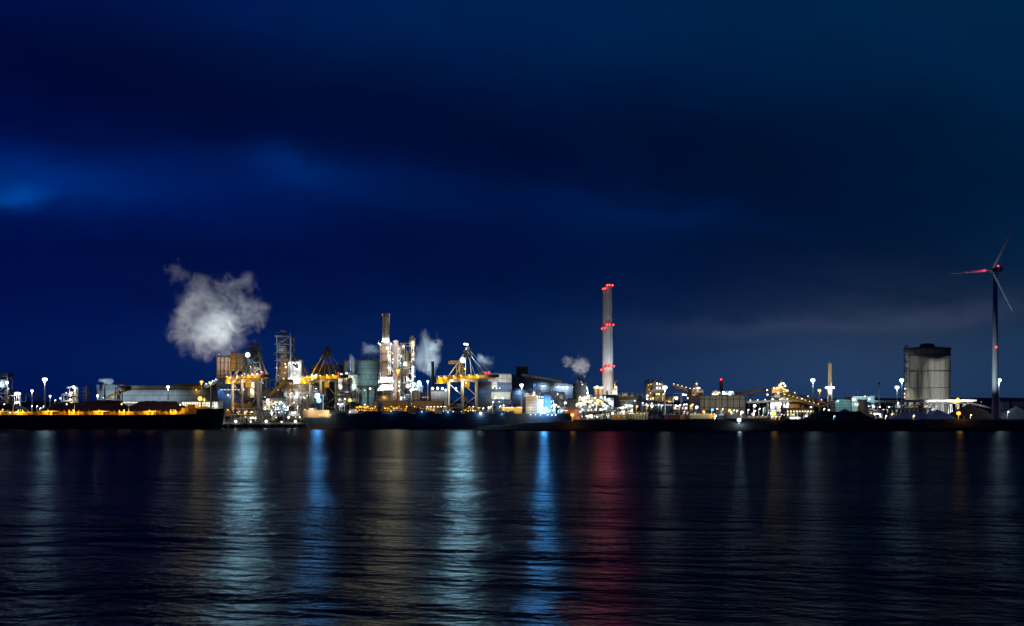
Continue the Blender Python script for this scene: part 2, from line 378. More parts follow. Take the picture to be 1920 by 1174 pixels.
def building(name, label, cat, x0, x1, yt, D, depth, m, base=5.0, roof='roof_dark', over=.8, windows=None, doors=0, vents=0, parapet=1.0, group=None, wmat='glass_dark', seed=0, slope=None):
    """flat or lean-to block with wall, roof slab, window rows [(y0,y1,n)], doors and roof vents"""
    rd = random.Random(seed+int(x0)); X0, X1, Z = PX(x0, D), PX(x1, D), PZ(yt, D)
    t = thing(name, label, cat, ((X0+X1)/2, D+depth/2, base), group)
    Z1 = PZ(slope, D) if slope is not None else Z
    MB().prism([(X0, base), (X1, base), (X1, Z1), (X0, Z)], D, D+depth).build('wall', M[m], t)
    MB().prism([(X0-over, Z+.01), (X1+over, Z1+.01), (X1+over, Z1+parapet), (X0-over, Z+parapet)], D-over, D+depth+over).build('roof', M[roof], t)
    for w in windows or []:
        z0, z1 = PZ(w[1], D), PZ(w[0], D); n = w[2]; a, b = (w[3], w[4]) if len(w) > 4 else (X0, X1)
        if len(w) > 4: a, b = PX(a, D), PX(b, D)
        s = (b-a)/n
        for i in range(n):
            f = MB().box(a+s*(i+.14), a+s*(i+.86), D-.12, D+.1, z0, z1).build('window', M[w[5] if len(w) > 5 else wmat], t)
    for i in range(doors):
        x = X0+(X1-X0)*(i+.5+rd.uniform(-.2, .2))/doors
        MB().box(x-2.2, x+2.2, D-.15, D+.1, base, base+5).build('door', M['steel_dark'], t)
    for i in range(vents):
        x = X0+(X1-X0)*(i+.5+rd.uniform(-.3, .3))/vents; zz = Z+(Z1-Z)*(x-X0)/(X1-X0); w = rd.uniform(.8, 2); h = rd.uniform(1.5, 4)
        y = D+depth*rd.uniform(.1, .5)
        mb = MB().box(x-w, x+w, y, y+w*1.5, zz+parapet*.9, zz+parapet+h); mb.cyl((x, y+w*.7, zz+parapet+h), (x, y+w*.7, zz+parapet+h+1.2), w*.45, n=8)
        mb.build('roof_vent', M['steel_grey'], t)
    return t
def throw_beam(par, px, py, D, kind, power, name=None):
    """the floodlight's main beam, thrown out over ship and river"""
    light(par, Vector((PX(px, D), D, PZ(py, D)))-wpos(par), kind, power, .6, spot=((0, -1, -.12), math.radians(140)))
def tank(name, label, cat, cx, r_px, yt, D, m, base=5.0, dome=.12, ribs=0, rings=0, stairs=True, roofmat=None, group=None, n=36):
    r = r_px/F*D; x = PX(cx, D); Z = PZ(yt, D); t = thing(name, label, cat, (x, D, base), group)
    MB().lathe((x, D), [(r, base), (r, Z)], n).build('shell', M[m], t, smooth=True)
    MB().lathe((x, D), [(r*1.02, Z-.3), (r*1.02, Z+.3), (r*.6, Z+.3+r*dome*.7), (.05, Z+.3+r*dome)], n).build('roof', M[roofmat or m], t, smooth=False)
    mb = MB()
    for k in range(rings):
        z = base+(Z-base)*(k+.6)/rings; mb.lathe((x, D), [(r*1.0, z-.3), (r*1.025, z-.3), (r*1.025, z+.3), (r*1.0, z+.3)], n)
    for k in range(ribs):
        a = 2*math.pi*k/ribs; mb.bar((x+r*math.cos(a), D+r*math.sin(a), base), (x+r*math.cos(a), D+r*math.sin(a), Z), .35)
    if rings or ribs: mb.build('stiffener', M['steel_dark'], t)
    if stairs:
        mb = MB(); k = 0; zz = base
        while zz < Z-1.5 and k < 60:
            a = -2.6+k*.07; b = a+.07; mb.bar((x+(r+.6)*math.cos(a), D+(r+.6)*math.sin(a), zz), (x+(r+.6)*math.cos(b), D+(r+.6)*math.sin(b), zz+(Z-base)/30), .5); zz += (Z-base)/30; k += 1
        for k in range(n): 
            a, b = 2*math.pi*k/n, 2*math.pi*(k+1)/n
            mb.bar((x+r*math.cos(a), D+r*math.sin(a), Z+1.3), (x+r*math.cos(b), D+r*math.sin(b), Z+1.3), .12); mb.bar((x+r*math.cos(a), D+r*math.sin(a), Z), (x+r*math.cos(a), D+r*math.sin(a), Z+1.3), .12)
        mb.build('stair_rail', M['steel_grey'], t)
    return t
def stack(name, label, cx, w_px, yt, D, m, base=5.0, taper=.85, plats=(), bands=0, group=None, cat='chimney', rim=True):
    r = w_px/2/F*D; x = PX(cx, D); Z = PZ(yt, D); t = thing(name, label, cat, (x, D, base), group)
    MB().lathe((x, D), [(r, base), (r*taper, Z), (r*taper*.8, Z), (r*taper*.8, Z-3)], 24).build('shaft', M[m], t, smooth=False)
    if rim: MB().lathe((x, D), [(r*taper, Z-r*.5), (r*taper*1.12, Z-r*.5), (r*taper*1.12, Z-.1), (r*taper, Z-.1)], 24).build('rim', M['steel_grey'], t)
    for py in plats:
        z = PZ(py, D); rr = r*(1+(taper-1)*(z-base)/(Z-base)); mb = MB()
        mb.lathe((x, D), [(rr, z-.25), (rr+1.3, z-.25), (rr+1.3, z), (rr, z)], 20)
        for k in range(20):
            a, b = 2*math.pi*k/20, 2*math.pi*(k+1)/20
            mb.bar((x+(rr+1.2)*math.cos(a), D+(rr+1.2)*math.sin(a), z), (x+(rr+1.2)*math.cos(a), D+(rr+1.2)*math.sin(a), z+1.2), .12)
            mb.bar((x+(rr+1.2)*math.cos(a), D+(rr+1.2)*math.sin(a), z+1.2), (x+(rr+1.2)*math.cos(b), D+(rr+1.2)*math.sin(b), z+1.2), .12)
        mb.build('platform', M['steel_dark'], t)
    mb = MB(); mb.bar((x-r*.3, D-r-.25, base), (x-r*.3*taper, D-r*taper-.25, Z), .45)
    mb.build('ladder', M['steel_dark'], t); return t
def conveyor(label, p0, p1, D, h=3.2, w=4, m='clad_grey', legs=0, truss=True, D1=None, base=5.0, legm='steel_dark', group=None, name='conveyor_gallery', lampk=None, nl=0, lp=0):
    """inclined gallery between two points of the picture at real depths D and D1"""
    D1 = D1 or D; a = Vector((PX(p0[0], D), D, PZ(p0[1], D))); b = Vector((PX(p1[0], D1), D1, PZ(p1[1], D1)))
    t = thing(name, label, 'conveyor', (*((a+b)/2).xy, base), group)
    L = (b-a).length
    if truss:
        MB().truss(a, b, h, w, max(4, int(L/5)), .5).build('girder', M[m], t)
        MB().bar(a+Vector((0, 0, h*.35)), b+Vector((0, 0, h*.35)), w*.6, .5).build('belt', M['coal'], t)
    else:
        MB().bar(a+Vector((0, 0, h/2)), b+Vector((0, 0, h/2)), w, h).build('gallery', M[m], t)
        MB().bar(a+Vector((0, 0, h+.2)), b+Vector((0, 0, h+.2)), w*1.15, .4).build('roof', M['roof_dark'], t)
    for k in range(legs):
        p = a+(b-a)*(k+.6)/(legs+.2); q = LVEC(p, w)
        mb = MB()
        if p.z-base > 3:
            for s in (-1, 1):
                mb.bar((p.x-1.5*s, p.y-w/2, base), (p.x-.4*s, p.y-w/2, p.z), .5); mb.bar((p.x-1.5*s, p.y+w/2, base), (p.x-.4*s, p.y+w/2, p.z), .5)
            mb.bar((p.x-1.2, p.y-w/2, base+(p.z-base)*.5), (p.x+1.2, p.y-w/2, base+(p.z-base)*.5), .35)
            mb.build('trestle', M[legm], t)
    for k in range(nl):
        p = a+(b-a)*(k+.5)/nl
        MB().ball((p.x, p.y-w/2-.5, p.z+h+.8), .5, 8, 5).build('walkway_lamp', M['lamp_'+lampk], t)
        if lp: light(t, Vector((p.x, p.y-w/2-2.2, p.z+h+1.6))-wpos(t), lampk, lp, .4)
    return t
def LVEC(p, w): return p
def pile(name, label, cx, w_px, yt, D, depth, m, base=5.0, peaks=None, cat='stockpile', seed=1, flat=.35, rough=1.0):
    """stockpile with straight slopes and slumped, uneven crests"""
    x, W_, Hh = PX(cx, D), w_px/F*D/2, PZ(yt, D)-base
    t = thing(name, label, cat, (x, D, base)); mb = MB(); nx, ny = 60, 22; vs = []
    for j in range(ny+1):
        for i in range(nx+1):
            a = -1+2*i/nx; b = -1+2*j/ny
            d = max(0, 1-max(abs(a)*1.0, 0)); e_ = max(0, 1-abs(b))
            h = Hh*min(1, d*W_/max(Hh*1.5, 1), e_*depth/max(Hh*1.45, 1)/2*1.0)
            q = 1+.16*noise.noise(Vector((a*W_*.035+seed, b*3, 0)))+.07*noise.noise(Vector((a*W_*.12+seed, b*6, 3)))
            h = h*q*(1 if not peaks else max(pk[1]-abs(a-pk[0])*pk[2] for pk in peaks))
            h += (noise.noise(Vector((a*W_*.4, b*depth*.3, seed)))*.8*rough if h > .5 else 0)
            vs.append((x+a*W_, D+b*depth/2, base-.4+max(0, h)))
    mb.add(vs, [(j*(nx+1)+i, j*(nx+1)+i+1, (j+1)*(nx+1)+i+1, (j+1)*(nx+1)+i) for j in range(ny) for i in range(nx)])
    mb.build('heap', M[m], t, smooth=True); return t
def unit(label, x0, x1, yt, D, depth, seed, m='steel_grey', base=5.0, levels=3, bays=None, vessels=3, pipes=8, name='process_unit', cat='process plant', lk=(), lr=.95, lpow=0, vm='clad_pale', fill=0.0, group=None, lpts=(), cols=None):
    """open steel frame with floors, vessels and pipework; lamps are fixed to its beams"""
    rd = random.Random(seed); X0, X1, Z = PX(x0, D), PX(x1, D), PZ(yt, D); H = Z-base
    t = thing(name, label, cat, ((X0+X1)/2, D+depth/2, base), group)
    bays = bays or max(2, int((X1-X0)/9)); fr = MB(); tops = []
    bx = [X0+(X1-X0)*i/bays for i in range(bays+1)]; lz = [base+H*k/levels for k in range(levels+1)]
    for i in range(bays): tops.append(max(1, levels-rd.choice((0, 0, 1, 1, 2)) if levels > 2 else rd.randint(1, levels)))
    tops[rd.randrange(bays)] = levels
    for i in range(bays):
        k1 = tops[i]
        for x in (bx[i], bx[i+1]):
            for y in (D, D+depth): fr.bar((x, y, base), (x, y, lz[k1]), .5)
        for k in range(1, k1+1):
            fr.bar((bx[i], D, lz[k]), (bx[i+1], D, lz[k]), .45); fr.bar((bx[i], D+depth, lz[k]), (bx[i+1], D+depth, lz[k]), .45)
            fr.box(bx[i]+.2, bx[i+1]-.2, D+.2, D+depth-.2, lz[k]-.2, lz[k]+.05)
            fr.bar((bx[i], D, lz[k]+1.2), (bx[i+1], D, lz[k]+1.2), .14)
            if rd.random() < .6: fr.bar((bx[i], D, lz[k-1]), (bx[i+1], D, lz[k]), .3)
    fr.build('frame', M[m], t)
    for i in range(vessels):
        b = rd.randrange(bays); k = rd.randrange(tops[b]); z = lz[k]+.3; w = bx[b+1]-bx[b]; h = H/levels*rd.uniform(.75, 1.5 if k+1 == tops[b] else .85)
        x = bx[b]+w*rd.uniform(.3, .7); r = min(w*.35, rd.uniform(1.3, 3.2)); y = D+depth*rd.uniform(.2, .5)
        if rd.random() < .6:
            MB().lathe((x, y), [(.05, z), (r, z+.3), (r, z+h-.8), (r*.6, z+h-.2), (.05, z+h)], 16).build('vessel', M[vm], t, smooth=True)
        else:
            MB().cyl((bx[b]+w*.1, y, z+r+.5), (bx[b+1]-w*.1, y, z+r+.5), r, n=14).build('vessel', M[vm], t)
    pp = MB()
    for i in range(pipes):
        b = rd.randrange(bays); k = rd.randrange(tops[b]); x = rd.uniform(bx[b], bx[b+1]); y = D-.6-rd.uniform(0, 1); z0 = lz[k]+rd.uniform(0, 2); z1 = min(lz[tops[b]]+2, z0+rd.uniform(3, H*.6)); x2 = min(X1, max(X0, x+rd.uniform(-14, 14))); r = rd.uniform(.18, .5)
        pp.cyl((x, y, z0), (x, y, z1), r, n=7).cyl((x, y, z1), (x2, y, z1), r, n=7).cyl((x2, y, z1), (x2, y, z1-rd.uniform(1, 4)), r, n=7)
    pp.build('pipework', M['steel_white'], t)
    if fill:
        for i in range(bays):
            for k in range(tops[i]):
                if rd.random() < fill: MB().box(bx[i]+.3, bx[i+1]-.3, D+.8, D+depth-.8, lz[k]+.1, lz[k+1]-.3).build('cladding', M[rd.choice(['clad_grey', 'clad_pale', 'clad_blue', 'duct_rust'])], t)
    n = 0
    for kind, cnt in lk:
        for i in range(cnt):
            b = rd.randrange(bays); k = rd.randint(1, tops[b]); x = bx[b]+(bx[b+1]-bx[b])*rd.random()
            r = lr*rd.uniform(.55, 1.1)
            MB().ball((x, D-.5, lz[k]-rd.uniform(.4, 1.6)), r*.72, 8, 5).build('work_or_fill_lamp', M['lamp_'+kind], t)
            if lpow and n % 2 == 0: light(t, Vector((x, D-r-2.0, lz[k]-1.5))-wpos(t), kind, lpow*rd.uniform(.5, 1.5), .4)
            n += 1
    lamps(t, lpts, D-.8, power=lpow)
    return t
# ---------------------------------------------------------------- far land
def dunes():
    mb = MB(); D = 5200; n = 160; pts = []
    for i in range(n+1):
        px = -700+3400*i/n
        y = 752 if px < 1500 else 748
        y -= 2.5*noise.noise(Vector((px*.004, 2, 0)))+1.0*noise.noise(Vector((px*.02, 5, 0))) + (1.5 if 1620 < px < 2100 else 0)
        pts.append((PX(px, D), PZ(y, D)))
    vs = []
    for k, (y, f) in enumerate(((D-500, 0), (D-180, .75), (D, 1), (D+600, .2))):
        vs += [(x, y, 4+(z-4)*f) for x, z in pts]
    m = n+1; mb.add(vs, [(k*m+i, k*m+i+1, (k+1)*m+i+1, (k+1)*m+i) for k in range(3) for i in range(n)])
    o = mb.build('hills', M['earth'], smooth=True); o['kind'] = 'structure'
dunes()

# ---------------------------------------------------------------- bulk carriers
def hull(t, D, beam, xs, xb, deck, bowdeck, bow_right, m, band=None, bandm=None, boot='hull_red', fc=26):
    """ship's side: plan outline swept down with flare at the bow; xs = stern x, xb = bow x (metres)"""
    s = 1 if bow_right else -1; L = abs(xb-xs); yc = D+beam/2; st = 48
    def half(u, v):       # u 0 stern..1 bow, v 0 waterline..1 rail
        w = 1.0
        if u > .86: w = math.sqrt(max(0, 1-((u-.86)/(.14+.012*(v-.5)))**2.3)) if (u-.86) < (.14+.012*(v-.5)) else 0
        if u < .10: w = min(w, .62+.38*(u/.10)**.5+ (v-1)*.35*(1-u/.10))
        return max(.012, w)*beam/2*(1-.06*(1-v)*(u > .8))
    rows = [(-1.5, -.1), (0, 0), (1.6, .12), (deck*.4, .4), (deck*.72, .72), (1, 1)]
    vs, nr = [], len(rows)
    us = [i/st for i in range(st+1)]
    top = lambda u: deck+(bowdeck-deck)*(1 if (1-u)*L < fc else 0)+(bowdeck-deck)*.25*max(0, (u-.8)/.2)
    U = []
    for u in us:
        U.append(u)
    cut = 1-fc/L; U = sorted(set(U+[cut-.0005, cut+.0005]))
    def pt(u, r, side):
        z, v = rows[r]; z = top(u) if v == 1 else z
        ue = u+(.012*(v-.4) if u > .9 else 0)*((u-.9)/.1)
        return (xs+s*L*ue, yc+side*half(u, v), z)
    n = len(U)
    for side in (-1, 1):
        for r in range(nr): vs += [pt(u, r, side) for u in U]
    def F(rr, side):
        o = 0 if side == -1 else nr*n; fs = []
        for r in rr:
            for i in range(n-1):
                fs.append((o+r*n+i, o+r*n+i+1, o+(r+1)*n+i+1, o+(r+1)*n+i))
        return fs
    endc = lambda r: [(r*n+n-1, nr*n+r*n+n-1, nr*n+(r+1)*n+n-1, (r+1)*n+n-1), (r*n, (r+1)*n, nr*n+(r+1)*n, nr*n+r*n)]
    a = MB(); a.add(vs, F(range(2, 5), -1)+F(range(2, 5), 1)+[f for r in (2, 3, 4) for f in endc(r)]
                    + [((5*n+i), (5*n+i+1), nr*n+5*n+i+1, nr*n+5*n+i) for i in range(n-1)]); a.build('hull', M[m], t)
    a = MB(); a.add(vs, F(range(0, 2), -1)+F(range(0, 2), 1)+[f for r in (0, 1) for f in endc(r)]); a.build('boot_topping', M[boot], t)
    if band:
        for side in (-1, 1):
            a = MB()
            for i in range(n-1):
                u0, u1 = U[i], U[i+1]
                if (1-u0)*L > band: continue
                q = []
                for u in (u0, u1):
                    p4 = Vector(pt(u, 4, side)); p5 = Vector(pt(u, 5, side)); off = Vector((s*.12 if u > .97 else 0, side*.14, 0))
                    q += [p4+(p5-p4)*.02+off, p5+off+Vector((0, 0, .05))]
                a.add(q, [(0, 2, 3, 1)])
            a.build('bow_band', M[bandm], t)
    return top, half
def ship_left():
    D, beam = 882, 30; xs, xb = PX(-260, D), PX(409, D)
    t = thing('bulk_carrier', 'black hulled bulk carrier moored before the brown ore heaps, its hatches lit yellow', 'ship', ((xs+xb)/2, D, 0), 'bulk carriers at the quay')
    hull(t, D, beam, xs, xb, PZ(778, D), PZ(768.5, D), True, 'hull_black', fc=20)
    dk = PZ(778, D)
    for k, px in enumerate((-88, 8, 104, 199, 286)):   # hatches
        a, b = PX(px, D), PX(px+62, D)
        MB().box(a, b, D+7, D+beam-7, dk, dk+1.6).build('hatch_coaming', M['orange_paint'], t)
        h = MB()
        for q in range(6): h.box(a+(b-a)*(q+.04)/6, a+(b-a)*(q+.96)/6, D+6.5, D+beam-6.5, dk+1.6, dk+2.7)
        h.build('hatch_cover', M['yellow'], t)
        for q in range(7):
            x = a+(b-a)*(q+.3)/6.6; MB().cyl((x, D+4, dk), (x, D+4, dk+4.3), .42, n=7).build('vent_post', M['yellow'], t)
        m = MB()  # crossover gantry and machinery between hatches
        x = b+1.5; m.box(x, x+5, D+6, D+beam-6, dk, dk+2.6); m.box(x+6, x+13, D+8, D+12, dk, dk+3.4); m.cyl((x+9, D+5, dk), (x+9, D+5, dk+2.6), 1.4, n=10); m.bar((x-1, D+5, dk+3), (x+14, D+5, dk+3), .5)
        m.build('deck_house', M['yellow'], t)
    m = MB(); z = dk
    for rz in (.55, 1.1): m.bar((PX(-255, D), D+.6, z+rz), (PX(370, D), D+.6, z+rz), .09)
    x = PX(-255, D)
    while x < PX(370, D): m.bar((x, D+.6, z), (x, D+.6, z+1.15), .1); x += 2.4
    m.bar((PX(-250, D), D+5, z+.5), (PX(368, D), D+5, z+.5), .5)
    m.build('railing', M['yellow'], t)
    # forecastle gear
    fz = PZ(768.5, D); m = MB(); m.box(PX(335, D), PX(366, D), D+8, D+22, dk, dk+6); m.box(PX(372, D), PX(378, D), D+10, D+18, fz, fz+3); m.cyl((PX(383, D), D+12, fz), (PX(383, D), D+12, fz+2), 1.3, n=10); m.box(PX(345, D), PX(360, D), D+9, D+20, dk+6, dk+9)
    m.build('mast_house', M['yellow'], t)
    m = MB(); m.cyl((PX(374, D), D+14, fz), (PX(374, D), D+14, PZ(745, D)), .5, .3, 8); m.bar((PX(371, D), D+14, PZ(750, D)), (PX(378, D), D+14, PZ(750, D)), .4); m.build('foremast', M['steel_white'], t)
    lamp(t, 375, 747.5, D+13.2, 'amber', 2.6, 5.0e4, 'masthead_lamp'); 
    for px in (58, 306):
        m = MB()
        for k in range(7): m.box(PX(px, D)-(.3 if k % 2 else .18), PX(px, D)+(.3 if k % 2 else .18), D-.12-.004*k, D+.02, 2.7+k*.8, 3.5+k*.8)
        m.build('draft_mark', M['letter_white'], t)
    for px in (-60, -10, 38, 90, 136, 185, 232, 280, 325):
        lamp(t, px, 769, D+3.0, 'amber', .6, 1.1e4, 'deck_or_fill_lamp')
    for px, py in ((8, 758), (125, 758), (228, 758), (338, 759)):
        x = PX(px, D); MB().cyl((x, D+16, dk), (x, D+16, PZ(py, D+16)), .22, n=6).build('lamp_pole', M['steel_white'], t)
        lamp(t, px, py, D+16, 'warm', .95, 5000, 'pole_lamp')
    for px, py in ((5, 768), (19, 773.5), (30, 773)): lamp(t, px, py, D+2, 'white', .7, 400, 'deck_or_fill_lamp')
ship_left()

def ship_mid():
    D, beam = 900, 31; xb, xs = PX(566, D), PX(1073, D)
    t = thing('bulk_carrier', 'navy hulled bulk carrier with cream bridge tower and blue floodlit funnel, bow lit buff', 'ship', ((xs+xb)/2, D, 0), 'bulk carriers at the quay')
    dk, fz = PZ(775.5, D), PZ(770, D)
    hull(t, D, beam, xs, xb, dk, fz, False, 'hull_navy', band=27, bandm='hull_buff', fc=24)
    m = MB()
    for rz in (.55, 1.1): m.bar((PX(612, D), D+.6, dk+rz), (PX(1060, D), D+.6, dk+rz), .09)
    x = PX(612, D)
    while x < PX(1060, D): m.bar((x, D+.6, dk), (x, D+.6, dk+1.15), .1); x += 2.4
    m.build('railing', M['steel_grey'], t)
    for k in range(7):
        a, b = PX(628+k*50, D), PX(664+k*50, D)
        MB().box(a, b, D+7, D+beam-7, dk, dk+1.3).build('hatch_coaming', M['hull_navy'], t)
        h = MB()
        for q in range(4): h.box(a+(b-a)*(q+.03)/4, a+(b-a)*(q+.97)/4, D+6.5, D+beam-6.5, dk+1.3, dk+2.2)
        h.build('hatch_cover', M['clad_blue'], t)
    m = MB(); m.box(PX(575, D), PX(588, D), D+9, D+20, fz, fz+2); m.cyl((PX(600, D), D+15, fz-1), (PX(600, D), D+15, PZ(738, D)), .5, .3, 8); m.bar((PX(596, D), D+15, PZ(741, D)), (PX(604, D), D+15, PZ(741, D)), .4)
    m.cyl((PX(584, D), D+6, fz), (PX(584, D), D+6, fz+2.0), 1.1, n=9); m.build('foremast', M['steel_white'], t)
    lamp(t, 595, 742, D+14, 'blue', 3.3, 4e4, 'masthead_lamp'); throw_beam(t, 595, 743, D+10.5, 'beam_blue', 5e4); [lamp(t, px, py, D+12, k, r, 0, 'masthead_lamp') for px, py, k, r in ((592.5, 744, 'blue', 1.8), (597, 740.5, 'cool', 1.8), (596.5, 746.5, 'cool', 2.0), (594, 740, 'blue', 1.4))]; lamp(t, 598, 751, D+8, 'blue', 2.9, 2e4, 'masthead_lamp')  # extra lamp heads added to widen the blue glare
    lamp(t, 572, 768, D+4, 'warm', .6, 9000, 'bow_lamp', fwd=7); lamp(t, 584, 768, D+1, 'warm', .6, 9000, 'bow_lamp', fwd=8)
    # ship's name on the bow, facing the river
    c = bpy.data.curves.new('name', 'FONT'); c.body = 'MELTEM'; c.size = 3.0; c.extrude = .05; c.align_x = 'CENTER'; c.space_character = 1.15
    o = bpy.data.objects.new('tmp', c); C.objects.link(o); bpy.context.view_layer.update()
    me = bpy.data.meshes.new_from_object(o.evaluated_get(bpy.context.evaluated_depsgraph_get())); bpy.data.objects.remove(o)
    me.materials.clear(); me.materials.append(M['letter_white'])
    o = bpy.data.objects.new('ship_name', me); C.objects.link(o); o.parent = t
    o.location = Vector((PX(609, D), D-.25, PZ(780.5, D)))-wpos(t); o.rotation_euler = (math.radians(90), 0, 0)
    lamp(t, 612, 772.5, D+1.5, 'warm', .4, 6000, 'deck_or_fill_lamp', fwd=6)
    # accommodation block with bridge
    b0, bt = dk-.5, PZ(743, D); m = MB()
    xa, xc = PX(986, D), PX(1019, D)
    m.box(xa, PX(1009, D), D+4, D+27, b0, bt); m.box(PX(1009, D), xc, D+6, D+25, b0, PZ(748, D))
    m.build('accommodation', M['ship_cream'], t)
    m = MB(); m.box(PX(982.5, D), PX(1012, D), D+1, D+30, bt+.01, PZ(741, D)+1.6); m.box(PX(981, D), PX(1014, D), D+0, D+31, PZ(741, D)+1.6, PZ(741, D)+1.9); m.build('bridge_deck', M['ship_cream'], t)
    for k in range(9): MB().box(PX(984.5+k*2.9, D), PX(986.6+k*2.9, D), D+.86, D+1.0, bt+1.1, bt+2.2).build('bridge_window', M['glass_dark'], t)
    for r in range(5):
        for k in range(6):
            x = PX(988+k*3.5, D); z = PZ(772-r*5.2, D); MB().box(x-.32, x+.32, D+3.86, D+4.0, z, z+.9).build('porthole', M['glass_dark'], t)
    m = MB(); m.lattice(PX(1009, D), PX(1013, D), D+12, D+14, PZ(741, D), PZ(722, D), 5, .25)
    for k in range(4): m.bar((PX(1005.5, D), D+13, PZ(738-k*4, D)), (PX(1016.5, D), D+13, PZ(738-k*4, D)), .22)
    m.cyl((PX(998, D), D+10, PZ(740, D)), (PX(998, D), D+10, PZ(730, D)), .2, n=6); m.build('radar_mast', M['steel_white'], t)
    m = MB(); m.prism([(PX(1021, D), b0), (PX(1036, D), b0), (PX(1034.5, D), PZ(744, D)), (PX(1031, D), PZ(741, D)), (PX(1021, D), PZ(741, D))], D+9, D+22); m.build('funnel', M['clad_blue'], t)
    m = MB()
    for k in range(4): m.box(PX(1036, D), PX(1044-k*1.5, D), D+6, D+24, b0+k*4, b0+k*4+.5); m.bar((PX(1043-k*1.5, D), D+6, b0), (PX(1043-k*1.5, D), D+6, b0+k*4), .4)
    m.build('stern_deck', M['ship_cream'], t)
    m = MB()
    for px in (1048, 1053): m.cyl((PX(px, D), D+8, dk), (PX(px, D), D+8, dk+3.2), .9, n=8); m.bar((PX(px, D), D+8, dk+3), (PX(px+5, D), D+8, dk+5.6), .5)
    m.build('mooring_winch', M['steel_white'], t)
    lamp(t, 1020, 769, D-1.5, 'blue', 3.6, 1.3e4, 'floodlight'); throw_beam(t, 1020, 768, D-5, 'beam_blue', 9e4); [lamp(t, px, py, D-1.2, k, r, 500, 'floodlight') for px, py, k, r in ((1014.5, 768.5, 'cool', 1.9), (1017, 765.5, 'cool', 2.0), (1023.5, 766, 'cool', 1.8), (1026, 769.5, 'cool', 2.0), (1021, 773, 'cool', 2.0), (1016, 774, 'cool', 1.6), (1029, 772, 'blue', 1.5), (1011, 772, 'blue', 1.5))]; [lamp(t, px, py, D+2, 'blue', .25, 1.5e4, 'floodlight', fwd=2) for px, py in ((1028, 756), (1032, 764), (1024, 750))]; lamp(t, 1016, 771, D-.5, 'blue', 1.6, 0, 'floodlight'); lamp(t, 1024.5, 770, D-.5, 'cool', 1.4, 0, 'floodlight')  # small blue lamps added to light the funnel, extra heads to widen the glare
    for px, py in ((988, 738.5), (1001, 738.5)): lamp(t, px, py, D+2, 'cool', 1.25, 600, 'floodlight')
    for px in (1008, 1011.5, 1015, 1018): lamp(t, px, 744.5, D+3.5, 'cool', .7, 200, 'deck_or_fill_lamp')
    for px, py in ((1034, 753), (1034, 762.5), (1031, 770), (1037, 770), (1013, 778), (1004, 777.5), (995, 777.5), (1027, 777.5), (1035, 778), (1042, 778)): lamp(t, px, py, D+.4, 'cool', .85, 700, 'deck_or_fill_lamp')
    lamp(t, 995, 764, D-1, 'warm', .1, 1.8e4, 'deck_or_fill_lamp', fwd=18)  # warm fill added in front to light the cream bridge block
    for px, py, r in ((733, 771, .9), (791, 772, .85), (840, 773, .95), (941, 776, .8), (901, 775, 1.5)): lamp(t, px, py, D+.8, 'blue' if r < 1.2 else 'cool', r, 3500 if r < 1.2 else 1.6e4, 'deck_or_fill_lamp', pt=True)
    rd = random.Random(3)
    for k in range(26): lamp(t, rd.choice((rd.uniform(655, 692), rd.uniform(830, 960), rd.uniform(1048, 1064))), rd.uniform(768.5, 773), D+5.5, rd.choice(('white', 'cool', 'warm')), .4, 0, 'deck_or_fill_lamp')
    m = MB(); m.box(PX(653, D), PX(668, D), D+3, D+6, dk, dk+2.6); m.box(PX(655, D), PX(664, D), D+3.2, D+5.6, dk+2.6, dk+4); m.build('hose_station', M['steel_pink'], t)
    lamp(t, 656, 771.5, D+1.6, 'white', .55, 900, 'deck_or_fill_lamp'); lamp(t, 667, 769, D+1.6, 'white', .5, 500, 'deck_or_fill_lamp')
ship_mid()

